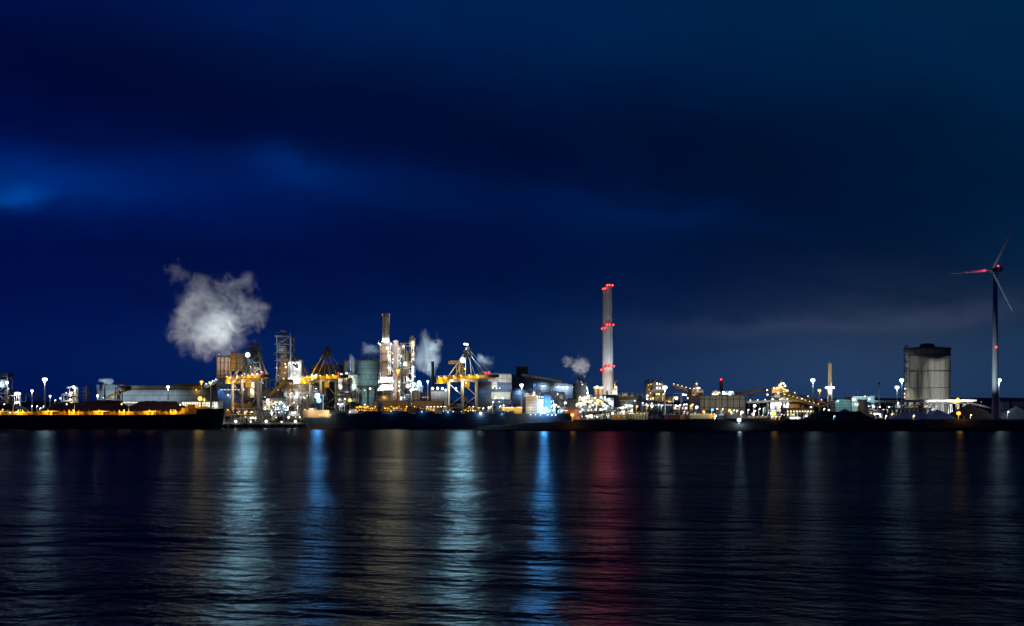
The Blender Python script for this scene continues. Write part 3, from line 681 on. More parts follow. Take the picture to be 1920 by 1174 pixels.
# ---------------------------------------------------------------- unloader cranes
def crane(px, D, label, leg='steel_pink', house=None, apex=True, wide=1.0, lampset=(), hopper='orange_paint', jib=False, frot=-53):
    x = PX(px, D); base = 5.3; t = thing('unloader_crane', label, 'crane', (x, D, base), 'ship unloader cranes on the quay', math.radians(frot))
    GZ = 39.5
    legs = [(-13, -8), (-13, 8), (11, -8), (11, 8)]
    for lx, ly in legs:
        LMB().bar((lx, ly, 0), (lx*.96, ly, GZ), 1.9, 1.9).build('leg', M[leg], t)
    m = LMB()
    for s in (-8, 8):
        m.bar((-13, s, GZ-1), (11, s, GZ-1), 1.4, 2.2); m.bar((-12.5, s, GZ-3), (10.5, s, 24), .55); m.bar((10.5, s, 24), (-12.5, s, 14), .55); m.bar((-13, s, 13), (11, s, 13), .9, 1.2)
    for s in (-13, 11): m.bar((s, -8, GZ-1), (s, 8, GZ-1), 1.4, 2.2); m.bar((s, -8, 6), (s, 8, 6), 1.2, 1.6)
    m.build('portal_beam', M[leg], t)
    for lx, ly in legs:
        b = LMB(); b.box(lx-3, lx+3, ly-.8, ly+.8, .25, 1.5)
        for k in range(4): b.cyl((lx-2.4+k*1.6, ly-.5, .45), (lx-2.4+k*1.6, ly+.5, .45), .45, n=8)
        b.build('bogie', M['steel_dark'], t)
    m = LMB()
    for s in (-3.4, 3.4):
        m.box(-38, 44*wide, s-.6, s+.6, GZ+.3, GZ+3.1)
    k = -36
    while k < 44*wide: m.box(k, k+.6, -2.8, 2.8, GZ+.6, GZ+1.6); k += 8
    for s in (-4.6, 4.6):
        m.box(-38, 44*wide, s-.5, s+.5, GZ+.35, GZ+.5)
        m.bar((-38, s*1.08, GZ+4.2), (44*wide, s*1.08, GZ+4.2), .16)
        k = -38
        while k < 44*wide: m.bar((k, s*1.08, GZ+.5), (k, s*1.08, GZ+4.2), .14); k += 4
    m.build('boom', M['yellow'], t)
    LMB().box(44*wide, 50*wide, -3.6, 3.6, GZ+.9, GZ+3.4).build('boom_tip', M['rust'], t)
    m = LMB(); m.box(-38, -28, -5, 5, GZ-3.4, GZ+.2); m.box(-26, -20, -4, 4, GZ-2, GZ+.2); m.build('counterweight', M['yellow'], t)
    if house:
        a, b, z0, z1 = house; h = LMB(); h.box(a, b, -6, 6, z0, z1); h.box(a-.4, b+.4, -6.4, 6.4, z1, z1+.6); h.build('machine_house', M['brown_clad'], t)
        m = LMB()
        for s in (-6, 6): m.bar((a+1, s, GZ), (a+1, s, z0), .8); m.bar((b-1, s, GZ), (b-1, s, z0), .8); m.bar((a+1, s, GZ), (b-1, s, z0), .5)
        m.build('house_support', M[leg], t)
    if apex:
        az = 68 if not house else 60; ax = 8; m = LMB()
        for s in (-3.5, 3.5):
            m.bar((ax+1, s, GZ+3), (ax, s*.5, az), .6); 
        for q in range(5): z = GZ+6+q*5; m.bar((ax-3.6, -2.8, z), (ax+1, -2.8, z), .3)
        m.build('a_frame', M[{'steel_white': 'steel_white', 'steel_pink': 'steel_grey'}.get(leg, 'rust')], t)
        m = LMB()
        for s in (-3.5, 3.5): m.bar((-20, s, GZ+3), (ax-.5, s*.5, az-2), .75)
        m.build('back_stay', M['yellow' if leg == 'steel_grey' else leg], t)
        m = LMB(); m.box(ax-2.6, ax+2.6, -3.0, 3.0, az-8, az-1); m.box(ax-1.4, ax+1.4, -1.6, 1.6, az-1, az+1.5); m.cyl((ax, 0, az+1.5), (ax, 0, az+4), .2, n=6); m.build('sheave_head', M['steel_dark'], t)
        m = LMB()
        for s in (-3.4, 3.4):
            m.bar((ax, s*.5, az-1), (41*wide, s, GZ+3), .2); m.bar((ax, s*.5, az-1.5), (24*wide, s, GZ+3), .2)
        m.build('stay_cable', M['steel_white' if not house else 'steel_grey'], t)
    m = LMB(); m.box(0, 7, -3, 3, GZ-2.6, GZ+.1); m.box(5, 8.5, -2, 2, GZ-7.5, GZ-2.8); m.build('trolley', M['yellow'], t)
    m = LMB()
    for s in (-1.2, 1.2): m.bar((2, s, GZ-2.6), (2, s, 24), .15)
    m.build('hoist_rope', M['steel_dark'], t)
    m = LMB(); m.add([(0, -2, 24), (4, -2, 24), (4, 2, 24), (0, 2, 24), (-1, -2.6, 20), (5, -2.6, 20), (5, 2.6, 20), (-1, 2.6, 20), (2, -1, 17.5), (2, 1, 17.5)], [(0, 1, 2, 3), (0, 4, 5, 1), (1, 5, 6, 2), (2, 6, 7, 3), (3, 7, 4, 0), (4, 8, 5), (5, 8, 9, 6), (6, 9, 7), (7, 9, 8, 4)]); m.build('grab', M['steel_dark'], t)
    if hopper:
        m = LMB(); hx = -7
        m.add([(hx-6, -6, 17), (hx+6, -6, 17), (hx+6, 6, 17), (hx-6, 6, 17), (hx-6, -6, 14), (hx+6, -6, 14), (hx+6, 6, 14), (hx-6, 6, 14), (hx-2, -2, 8), (hx+2, -2, 8), (hx+2, 2, 8), (hx-2, 2, 8)],
              [(0, 1, 5, 4), (1, 2, 6, 5), (2, 3, 7, 6), (3, 0, 4, 7), (4, 5, 9, 8), (5, 6, 10, 9), (6, 7, 11, 10), (7, 4, 8, 11), (8, 9, 10, 11)])
        m.box(hx-6, hx+6, -6, 6, 3, 6.5); m.box(hx-3, hx+3, -4, 4, 6.5, 8); m.build('hopper', M[hopper], t)
    if jib:
        m = LMB(); m.truss((-22, 0, 55), (2, 0, 55), 2.4, 3, 8, .5); m.lattice(-8, -3, -2, 2, 42.5, 55, 3, .4); m.build('upper_jib', M['yellow'], t)
    for lx, ly, z, kind, r, p in lampset:
        LMB().ball((lx, ly, z), r*.8, *((14, 9) if r > 1.5 else (8, 5))).build('floodlight' if kind != 'red' else 'warning_lamp', M['lamp_'+kind], t)
        if p:
            f = Matrix.Rotation(-t.rotation_euler.z, 4, 'Z') @ Vector((0, -1, 0)); light(t, Vector((lx, ly, z-1.2))+f*(r+1.6), kind, p, .5, aim=-f*.86+Vector((0, 0, -.5 if z > 40 and r > .2 else .3)))
    return t
gl = [(k, -5.2, 43, 'warm', .55, 1500) for k in (-34, -24, -8, 4, 18, 30)]+[(k, -5.0, 37.6, 'amber', .5, 3000) for k in (-30, -4, 22)]+[(k, -13, 36, 'warm', .18, 1.1e4) for k in (-28, -6, 16, 36)]+[(-15, -18, 52, 'amber', .18, 1.3e4)]  # smallest lamps stand off the boom, added to brighten it and the machine house
crane(461, 965, 'unloader crane with brown machine house on pinkish legs and orange hopper', house=(-24, -6, 48, 64), apex=True,
      lampset=gl+[(14, -4, 62, 'cool', 2.7, 1.0e4), (46, -3.6, 44.6, 'red', 1.1, 300), (30, -3.6, 45, 'red', 1.0, 200), (-10, -12, 10, 'amber', .8, 7000), (3, -4, 30, 'warm', 1.3, 6000), (-4, -3, 20, 'amber', .7, 4000), (2, -4, 36, 'warm', 1.0, 4000)])
crane(606, 965, 'unloader crane with black peaked top and blue washed legs behind the navy ship bow', 'steel_grey', wide=.86, hopper='clad_blue',
      lampset=gl+[(-17, -3, 43.5, 'cool', 1.3, 4000), (-9, -3, 43.8, 'cool', 1.1, 4000), (37, -3, 44.5, 'red', .8, 200), (-7, -9.5, 30, 'cool', .2, 3000)])
crane(868, 965, 'unloader crane with white legs and twin lamps on its peak', 'steel_white', wide=1.05, hopper='steel_dark', jib=True,
      lampset=gl+[(4, -3, 57.5, 'cool', 3.0, 1.0e4), (6, -2, 72.5, 'white', 1.3, 8000), (10, -2, 72.0, 'white', 1.3, 6000), (47, -3.6, 44.6, 'red', 1.0, 200), (42, -3.6, 44.6, 'red', .9, 150), (0, -8, 31, 'white', 1.2, 8000), (6, -4, 20, 'warm', .8, 3000), (9, -4, 49, 'amber', 1.0, 1500), (14, -6, 36, 'warm', .7, 1500)])

for o in list(C.objects):      # main beams of the two brightest crane floodlights
    if o.get('category') == 'crane':
        pw, lx, lz = ((1.15e5, 14, 62), (0, 0, 0), (1.15e5, 4, 57.5))[[461, 606, 868].index(round(o.location.x/965*F+960))]
        if pw:
            q = light(o, Vector((lx, -4, lz)), 'beam_cool', pw, .6, spot=(Matrix.Rotation(-o.rotation_euler.z, 3, 'Z') @ Vector((0, -1, -.12)), math.radians(140)))
            q.location += Matrix.Rotation(-o.rotation_euler.z, 3, 'Z') @ Vector((0, -3.8, 0))
# quay edge lamps and jetty gear between the two ships
for i, (px, py, r) in enumerate(((414, 790, 1.25), (417, 783.5, 1.1), (442, 790, 1.25), (499, 790, 1.25), (541.5, 782.5, 1.0), (554, 790, 1.25), (470, 791, .7), (528, 791, .7))):
    D = QD-8.5; x, z = PX(px, D), PZ(py, D)
    t = thing('quay_lamp', 'bright white lamp on a short bracket over the quay edge between the two ships', 'quay lamp', (x, D, 3.2), 'lamps along the open quay edge')
    MB().bar((x, D+1.2, 3.3), (x, D+.4, z+.2), .3).build('bracket', M['steel_dark'], t)
    MB().ball((x, D, z), r*.95, 10, 7, .9).build('lamp_head', M['lamp_white' if r > .8 else 'lamp_warm'], t)
    light(t, Vector((x, D-r-1.2, z-.4))-Vector((x, D, 3.2)), 'white', 5200 if r > .8 else 900, .4, pt=True)
# ---------------------------------------------------------------- left: blast furnace side
t = thing('lattice_tower', 'grey braced plant tower at the left edge of the steelworks', 'tower', (PX(6, 1250), 1250, 5))
D = 1250; MB().lattice(PX(-6, D), PX(14, D), D, D+12, 5, PZ(706, D), 5, 1.0, .7, floors=True).build('frame', M['steel_grey'], t)
MB().box(PX(-8, D), PX(16, D), D-1, D+13, PZ(706, D), PZ(700, D)).build('head_house', M['steel_dark'], t)
MB().box(PX(7, D), PX(15, D), D+1, D+10, 5, PZ(730, D)).build('stair_shaft', M['clad_dark'], t)
MB().cyl((PX(2, D), D+4, PZ(727, D)), (PX(2, D), D+4, PZ(712, D)), 5, n=14).build('vessel', M['clad_teal'], t)
lamps(t, [(13, 717.5, 'white', 2.4, 2.5e4), (1, 719, 'cool', 1.4, 6000), (16, 729, 'white', .8, 2500), (-3, 740, 'amber', 1.4, 2000)], D-2)
unit('white pipe-lined process block beside the leftmost tower, lit cold white', 17, 37, 737, 1240, 16, 5, 'steel_white', levels=3, vessels=5, pipes=12, lk=(('white', 7), ('cool', 4)), lpow=1500, lpts=((30, 738.5, 'white', 1.7, 9000), (38, 738, 'white', 1.5, 9000)))
conveyor('grey conveyor bridge sloping down to the left heap of ore', (38, 744), (65, 743), 1200, 4, 4, 'clad_grey', 1)
conveyor('sloping lower end of the conveyor bridge behind the left heap', (65.5, 742), (83, 757), 1200, 4, 4, 'clad_grey', 1)
mast(84, 710, 1050, 'cool', 7.5e4, 'tall bright floodlight mast at the left, standing before the ore heaps', size=1.55, group=None); throw_beam(C.objects['floodlight_mast'], 84, 713, 1046, 'beam_cool', 1.3e4)
mast(60, 732, 1150, 'white', 1.2e4, 'short floodlight mast left of the tallest left-hand mast', size=.9)
mast(94, 742, 1150, 'white', 6e3, 'small floodlight mast close behind the top of the left ore heap', size=.7)
mast(183, 741, 1150, 'white', 1.3e4, 'small floodlight mast in front of the corner of the long grey shed', size=.8)
mast(315, 724.5, 1150, 'white', 3.2e4, 'floodlight mast in the middle of the long grey shed wall', size=1.05)
for i, (px, py) in enumerate(((59, 761), (69, 761), (81, 761.5), (103, 750), (75, 765))):
    post(px, py, 1080, 'white', 1500, 'low white yard lamp between the left conveyor and the ore heap', group='yard lamps by the left conveyor', r=.95, base=5)
unit('small yellow-lit plant block behind the left ore heap', 115, 146, 727, 1400, 20, 11, 'steel_white', levels=4, vessels=7, pipes=14, lk=(('warm', 7), ('white', 3)), lpow=3500, fill=.6, vm='clad_pale', lpts=((138, 725, 'white', 1.8, 7000), (134, 737, 'warm', 2.2, 6000), (124, 736.5, 'cool', 1.1, 1500), (113, 747, 'white', 1.3, 2500), (132, 749, 'warm', 1.8, 4000), (128, 727, 'cool', .8, 500)))
unit('dark unlit lattice block just right of the yellow-lit plant', 154, 167, 724, 1420, 14, 12, 'steel_dark', levels=5, vessels=4, pipes=8, vm='steel_dark')
t = building('ore_shed', 'long grey ore shed with dark roof behind the brown heaps', 'shed', 182, 408, 731, 1500, 90, 'clad_grey', roof='roof_dark', parapet=.6, doors=4)
D = 1500
MB().prism([(PX(181, D), PZ(730.5, D)), (PX(409, D), PZ(730.5, D)), (PX(400, D), PZ(719, D)), (PX(330, D), PZ(718.5, D)), (PX(322, D), PZ(722, D)), (PX(214, D), PZ(723.5, D))], D+2, D+80).build('roof_ridge', M['brown_clad'], t)
MB().box(PX(183, D), PX(232, D), D-4, D+20, PZ(731, D), PZ(721.5, D)).build('end_house', M['clad_grey'], t)
for a, b in ((214, 282), (300, 334)):
    for k in range(int((b-a)/8)): MB().box(PX(a+k*8+.6, D), PX(a+k*8+7.6, D), D-.6, D-.2, PZ(755.5, D), PZ(753.8, D)).build('strip_light', M['glow_panel'], t)
for px in range(196, 330, 22): lamp(t, px, 742, D-3, 'cool', .25, 9000, 'wall_or_fill_lamp', fwd=14)  # small lamps added before the shed wall to light it
lamp(t, 368, 731, D-4, 'amber', 1.3, 3000, 'wall_or_fill_lamp')
t = building('lit_loading_hall', 'low glazed hall with a bright white window grid under the long shed', 'hall', 340, 409, 752.5, 1180, 24, 'steel_white', roof='steel_grey', windows=[(754, 758.3, 15, 341, 408, 'glow_panel'), (759, 763, 15, 341, 408, 'glow_panel')])
lamps(t, [(405, 761, 'white', 1.0, 1500), (398, 762, 'white', .8, 800), (385, 765, 'warm', .8, 1200)], 1178)
stack('stack', 'thin dull stack on the left end of the long shed under a puff of steam', 196.5, 3, 718, 1470, 'steel_dark')
t = thing('stacker_machine', 'yellow and brown stacker-reclaimer reaching over the ore heap at the shed corner', 'stacker', (PX(215, 1080), 1080, 5)); D = 1080
MB().truss((PX(192, D), D-6, PZ(756, D)), (PX(222, D), D, PZ(737, D)), 2, 3, 9, .6).build('boom', M['yellow'], t)
MB().lattice(PX(218, D), PX(226, D), D-3, D+5, 5, PZ(722, D), 6, .7).build('tower', M['steel_dark'], t)
MB().bar((PX(222, D), D, PZ(720, D)), (PX(234, D), D, PZ(717, D)), 1).bar((PX(234, D), D, PZ(717, D)), (PX(246, D), D, PZ(727, D)), 1).bar((PX(222, D), D, PZ(736, D)), (PX(246, D), D, PZ(730, D)), 2).build('counter_jib', M['rust'], t)
MB().box(PX(226, D), PX(245, D), D-3, D+3, PZ(731, D), PZ(724, D)).build('machine_house', M['clad_dark'], t)
lamps(t, [(194, 754, 'warm', 1.3, 4000), (194, 746, 'cool', .7, 500), (212, 745, 'amber', .6, 1500), (225, 730, 'warm', .3, 800)], D-4)
pile('ore_heap', 'low dark ore heap at the far left behind the yellow hatches', 0, 150, 758, 1010, 60, 'ore', seed=2)
pile('ore_heap', 'big rounded brown ore heap directly behind the tall left mast', 168, 210, 753.5, 1015, 80, 'ore', seed=5)
pile('ore_heap', 'long brown ore heap in front of the long grey shed, sloping to the ship bow', 300, 170, 755, 1010, 76, 'ore', seed=9)
mast(378, 715, 1100, 'sodium', 9000, 'orange floodlight mast left of the lit conveyor head', size=1.1)
mast(395, 717, 1100, 'sodium', 4500, 'orange floodlight mast close beside the lit conveyor head', size=.9)
conveyor('blue-white lit conveyor rising to the dark blue hall', (385, 728), (409, 717), 1140, 3.5, 5, 'clad_grey', 1, lampk='cool', nl=4, lp=2500)
t = building('dark_blue_hall', 'tall dark blue hall behind the first crane, below the brown silos', 'hall', 408, 478, 711, 1200, 50, 'clad_blue', windows=[(730.3, 731.5, 9, 412, 470, 'glow_cool')], vents=3)
lamps(t, [(428, 741, 'cool', 1.2, 2500), (441, 760, 'cool', .6, 800), (411, 760, 'white', .6, 700), (411, 735, 'blue', .4, 2500)], 1197)
t = thing('silo_battery', 'row of four brown silos with railed tops under the great steam cloud', 'silos', (PX(418, 1290), 1290, 5)); D = 1290
for k, px in enumerate((409, 416.3, 423.6, 430.9)):
    MB().lathe((PX(px, D), D), [(2.3, 5), (2.3, PZ(671, D)), (1.4, PZ(668.5, D)), (.1, PZ(668.5, D))], 16).build('silo', M['duct_rust'], t, smooth=False)
m = MB(); m.bar((PX(406, D), D-3.2, PZ(670, D)), (PX(434, D), D-3.2, PZ(670, D)), .4)
for k in range(12): m.bar((PX(406+k*2.55, D), D-3.2, PZ(671, D)), (PX(406+k*2.55, D), D-3.2, PZ(668, D)), .3)
for z in (680, 696, 704, 712): m.bar((PX(405, D), D-3, PZ(z, D)), (PX(434, D), D-3, PZ(z, D)), .5)
m.build('gallery_rail', M['steel_dark'], t)
lamps(t, [(407, 716, 'amber', .5, 3000), (420, 700, 'amber', .2, 3000), (418, 676, 'amber', .2, 1800)], D-8, fwd=12)  # tiny amber lamps added in front to light the silos
# blast furnace A
t = thing('blast_furnace', 'dark tapering blast furnace tower behind the big white star lamp', 'blast furnace', (PX(471, 1180), 1180, 5)); D = 1180
MB().lattice(PX(452, D), PX(492, D), D, D+24, PZ(716, D), PZ(655, D), 5, 1.2, .9, taper=.45).build('frame', M['steel_grey'], t)
MB().lathe((PX(471, D), D+12), [(11, PZ(716, D)), (9, PZ(690, D)), (5, PZ(668, D)), (4, PZ(652, D))], 20).build('furnace_shell', M['steel_dark'], t, smooth=True)
m = MB(); m.box(PX(460, D), PX(483, D), D+4, D+20, PZ(652, D), PZ(650.5, D)); m.box(PX(462, D), PX(481, D), D+5, D+18, PZ(645, D), PZ(643.5, D))
for k in range(6): m.bar((PX(461.5+k*4, D), D+5, PZ(652, D)), (PX(461.5+k*4, D), D+5, PZ(641, D)), .7)
m.bar((PX(465, D), D+10, PZ(641, D)), (PX(477, D), D+10, PZ(646, D)), .9); m.build('top_platform', M['rust'], t)
MB().box(PX(452, D), PX(492, D), D-1, D+26, 5, PZ(716, D)).build('cast_house', M['clad_dark'], t)
m = MB(); m.bar((PX(484, D), D-2, PZ(660, D)), (PX(505, D), D-6, PZ(706, D)), 1.2); m.build('skip_incline', M['steel_white'], t)
MB().lathe((PX(474, D), D-3), [(3.4, 30), (3.4, PZ(712, D))], 14).build('downcomer', M['clad_pale'], t, smooth=True)
lamps(t, [(470, 688, 'warm', .8, 4000), (478, 690, 'warm', .7, 3000), (459, 695, 'white', .8, 3000), (490, 697, 'warm', .8, 3000), (482, 702, 'white', 1.6, 7000), (473, 702, 'white', 1.5, 6000), (487, 704, 'white', 1.3, 4000), (458, 701, 'white', .7, 2000), (474, 722, 'warm', 1.4, 6000), (474, 731, 'warm', 1.7, 6000), (472, 712, 'warm', .7, 4000), (466, 680, 'cool', .5, 3000), (494, 708, 'warm', .7, 2000)], D-7)
# blast furnace B
t = thing('blast_furnace', 'tall dark blast furnace frame with winch platform on top, right of the great steam cloud', 'blast furnace', (PX(531, 1300), 1300, 5)); D = 1300
MB().lattice(PX(519, D), PX(546, D), D, D+18, PZ(690, D), PZ(631, D), 4, 1.0, .7).build('frame', M['steel_grey'], t)
MB().lattice(PX(512, D), PX(556, D), D-2, D+22, 5, PZ(690, D), 4, 1.5, 1.0, taper=.66).build('lower_frame', M['steel_grey'], t)
MB().lathe((PX(531, D), D+9), [(9, 5), (9, PZ(700, D)), (5.5, PZ(665, D)), (4, PZ(640, D))], 18).build('furnace_shell', M['rust'], t, smooth=True)
m = MB(); m.box(PX(516, D), PX(546, D), D-3, D+21, PZ(631, D), PZ(629.5, D)); m.box(PX(517, D), PX(540, D), D+4, D+12, PZ(623.4, D), PZ(622, D)); m.box(PX(525, D), PX(535, D), D+4, D+12, PZ(622, D), PZ(620, D)); m.box(PX(528, D), PX(534, D), D+6, D+10, PZ(629.5, D), PZ(623, D)); m.build('winch_platform', M['steel_grey'], t)
m = MB(); a, b, z0, z1 = PX(521.5, D), PX(535, D), PZ(661, D), PZ(650.5, D)
m.bar((a, D-2, z0), (a, D-2, z1), 1).bar((b, D-2, z0), (b, D-2, z1), 1).bar((a, D-2, z0), (b, D-2, z0), 1).bar((a, D-2, z1), (b, D-2, z1), 1); m.box(PX(524, D), PX(532, D), D-1.8, D-1, z0+1.5, z1-1.5); m.build('winding_frame', M['clad_pale'], t)
MB().bar((PX(545.5, D), D-3, 5), (PX(545.5, D), D-3, PZ(624, D)), 1.1).build('lift_mast', M['steel_white'], t)
MB().cyl((PX(547, D), D+6, PZ(664, D)), (PX(592, D), D+6, PZ(722, D)), 2.1, n=12).build('downcomer', M['duct_rust'], t, smooth=True)
m = MB()
for z in (645, 661, 676, 664, 690): m.box(PX(514, D), PX(520, D), D-2, D+6, PZ(z, D)-.4, PZ(z, D))
m.build('side_platform', M['steel_grey'], t)
lamps(t, [(535, 682.5, 'warm', 1.2, 4500), (536, 688.5, 'warm', 1.3, 4500), (518.5, 690, 'warm', .6, 4000), (532, 710, 'green', 1.3, 1500), (534, 699, 'white', .6, 1500), (541, 700, 'white', .5, 1500), (529, 640, 'cool', .3, 5000), (528, 668, 'cool', .3, 7000), (522, 704, 'white', .5, 3000)], D-5, fwd=8)
t = thing('white_lit_building', 'white floodlit stove building with a pale slab side, beside the dark furnace', 'building', (PX(553, 1250), 1250, 5)); D = 1250
MB().box(PX(560, D), PX(565, D), D, D+14, 5, PZ(674.5, D)).build('pale_slab', M['clad_pale'], t)
MB().box(PX(543, D), PX(547.5, D), D+1, D+12, 5, PZ(686, D)).build('white_column', M['clad_pale'], t)
MB().lattice(PX(541, D), PX(560, D), D, D+14, 5, PZ(679, D), 7, .7, floors=True).build('frame', M['steel_white'], t)
for k in range(3): MB().lathe((PX(549.5+k*4, D), D+6), [(1.8, 5), (1.8, PZ(690+k*3, D)), (.1, PZ(687+k*3, D))], 12).build('stove', M['steel_white'], t, smooth=True)
lamps(t, [(544, 681.5, 'white', 1.2, 3500), (549, 681, 'white', 1.0, 2500), (554, 682, 'white', 1.2, 3000), (558.5, 681, 'white', 1.3, 3500), (558, 691.5, 'white', 1.2, 3000), (552, 698, 'cool', .8, 2000), (565, 711, 'white', 1.4, 3000), (551, 710.5, 'white', 1.9, 6000), (546, 708, 'white', 1.0, 4000), (555, 706, 'warm', .9, 2500), (550, 714, 'white', 1.5, 5000), (543, 714, 'white', 1.0, 3000)], D-2)
unit('jumble of dark ducts and lit decks behind the first crane leg', 492, 545, 716, 1170, 26, 21, 'steel_dark', levels=5, vessels=10, pipes=20, lk=(('white', 10), ('cool', 5), ('warm', 4)), lpow=900, lr=.6, fill=.35, vm='clad_grey')
t = building('arched_store', 'grey rounded-roof store shed right of the yellow inclined conveyor', 'shed', 532, 592, 726, 1120, 40, 'clad_grey', parapet=.5, doors=2); D = 1120
MB().prism([(PX(532, D), PZ(725.6, D))]+[(PX(532+60*k/10, D), PZ(725.6-6*math.sin(math.pi*k/10), D)) for k in range(1, 10)]+[(PX(592, D), PZ(725.6, D))], D+.5, D+39).build('arched_roof', M['concrete'], t)
lamps(t, [(547.5, 738, 'white', 2.0, 1.5e4), (575, 742, 'warm', 1.4, 4500), (562, 724, 'warm', .5, 2500)], D-4)
for i, px in enumerate((564, 575, 585)): lamp(t, px, 711, D+8, 'warm' if i != 1 else 'amber', 1.4, 2500, fwd=4)
MB().bar((PX(560, D), D+8, PZ(713.5, D)), (PX(600, D), D+8, PZ(713.5, D)), 3, 2.4).build('roof_conveyor', M['yellow'], t)
m = MB()
for px in (564, 575, 585, 597): m.bar((PX(px, D), D+8, PZ(725, D)), (PX(px, D), D+8, PZ(711.5, D)), .6)
m.build('conveyor_post', M['steel_grey'], t)
conveyor('yellow inclined conveyor climbing to a lattice head above the store shed', (505, 744), (540, 713.5), 1040, 2.6, 3, 'yellow', 0)
t = thing('transfer_tower', 'yellow lattice transfer tower at the head of the inclined conveyor', 'tower', (PX(544, 1040), 1040, 5)); D = 1040
MB().lattice(PX(540, D), PX(548, D), D-3, D+3, 5, PZ(714, D), 7, .6).build('frame', M['yellow'], t); MB().box(PX(538, D), PX(549, D), D-3.5, D+3.5, PZ(716, D), PZ(711.5, D)).build('head_house', M['rust'], t)
unit('crowded lit jetty plant with hoppers and hoses between the two ships', 495, 563, 752, 980, 24, 31, 'steel_grey', levels=4, vessels=10, pipes=24, lk=(('white', 14), ('cool', 6), ('warm', 4)), lpow=1300, lr=.7, fill=.4, lpts=((503, 750, 'warm', 1.0, 2500), (504, 757, 'warm', .8, 1500), (542, 761, 'warm', .5, 500)))
unit('low dark quay machinery between the legs of the first crane', 412, 495, 770, 948, 14, 33, 'steel_dark', levels=2, vessels=9, pipes=20, lk=(('amber', 4), ('warm', 6), ('white', 4)), lpow=500, lr=.5, fill=.35, vm='steel_grey')
building('control_cabin', 'plain grey control house on the quay right of the orange hopper', 'cabin', 464, 488, 762, 975, 12, 'clad_grey', windows=[(765, 768, 6)], doors=1)
post(532, 760, 950, 'warm', 3500, 'lone lamp post on the quay between the yellow tower and the ship bow', r=1.1)
building('dockside_office', 'blue-lit dockside office between the transfer tower and the jetty lamps', 'office', 507, 530, 746, 1000, 14, 'clad_blue', windows=[(750, 752, 8, 508, 529, 'glow_window'), (755, 757, 8, 508, 529, 'glow_panel')], doors=1)
t = thing('cable_reel', 'round brown cable reel standing on the quay at the left crane leg', 'cable reel', (PX(427, 950), 950, 5.3)); D = 950
MB().cyl((PX(427, D), D-1.2, 12.5), (PX(427, D), D-.9, 12.5), 5, n=24).cyl((PX(427, D), D+.9, 12.5), (PX(427, D), D+1.2, 12.5), 5, n=24).cyl((PX(427, D), D-.9, 12.5), (PX(427, D), D+.9, 12.5), 2.6, n=20).build('drum', M['rust'], t)
MB().bar((PX(424, D), D, 5.3), (PX(427, D), D, 12.5), .7).bar((PX(430, D), D, 5.3), (PX(427, D), D, 12.5), .7).build('stand', M['steel_dark'], t)
lamp(t, 427, 768.5, D-2, 'amber', .8, 900)

# ---------------------------------------------------------------- centre-left: power plant
building('tall_dark_box', 'tall black box building rising behind the peak of the second crane', 'building', 604, 634, 685, 1300, 36, 'clad_dark', vents=2)
building('brown_box_building', 'square brown box building left of the tall black one', 'building', 583, 603, 686, 1330, 30, 'brown_clad')
t = building('boiler_base', 'white floodlit boiler base right of the second crane mast', 'plant building', 634, 668, 703, 1280, 30, 'clad_pale', windows=[(706, 709, 6, 636, 662, 'glow_panel'), (718, 720, 6, 636, 662, 'glow_window')])
lamps(t, [(640, 702, 'white', 1.7, 3000), (650, 700, 'white', 1.5, 3000), (645, 712, 'white', 1.6, 3000), (655, 709, 'warm', 1.2, 2500), (642, 724, 'white', 1.0, 5000), (656, 722, 'white', 1.0, 4000)], 1276)
stack('stack', 'squat grey twin-banded stack left of the blue holder', 647.5, 10, 675, 1320, 'concrete', taper=.95, plats=(678,))
stack('stack', 'narrow pale stack steaming beside the blue cylindrical holder', 661, 8, 676, 1290, 'steel_grey', taper=.95, rim=False)
t = tank('cylinder_holder', 'blue-grey cylindrical holder left of the tall beige chimney', 'gas holder', 689, 21.5, 677, 1320, 'clad_teal', rings=3, ribs=0, dome=.05)
lamps(t, [(673, 690, 'teal', .2, 8e3), (689, 705, 'teal', .3, 1.4e4), (705, 720, 'cool', .3, 7e3), (694, 729, 'white', 1.6, 5000), (684, 732, 'warm', .9, 2000), (676, 732, 'warm', .8, 2000), (670, 728, 'teal', .3, 9000)], 1280, fwd=10)
m = MB(); D = 1320
for px, w, h in ((678, 4, 3), (683, 5, 4.5), (688, 3, 5.5), (693, 3, 4), (700, 4, 2)): m.box(PX(px, D), PX(px+w, D), D-4, D+2, PZ(677, D), PZ(677-h, D))
m.build('roof_plant', M['steel_dark'], t)
t = tank('stove_tank', 'shorter cylinder close against the right of the blue holder', 'tank', 706, 7, 673, 1345, 'clad_teal', dome=.05); 
conveyor('curved pipe gallery sweeping in front of the blue holder', (668, 727), (712, 727), 1200, 2.0, 5, 'steel_grey', 3, truss=False)
t = thing('power_plant_tower', 'floodlit boiler tower under the tall beige chimney, two floors glowing white', 'power plant', (PX(722, 1250), 1250, 5)); D = 1250
MB().lattice(PX(713, D), PX(737, D), D, D+16, 5, PZ(646, D), 9, 1.0, .6, floors=True).build('frame', M['steel_grey'], t)
MB().box(PX(715, D), PX(727, D), D+2, D+14, 5, PZ(650, D)).build('boiler', M['duct_rust'], t)
m = MB()
for px in (728.3, 732.2): m.cyl((PX(px, D), D-1, PZ(703, D)), (PX(px, D), D-1, PZ(648, D)), .8, n=8)
m.build('riser_pipe', M['clad_pale'], t)
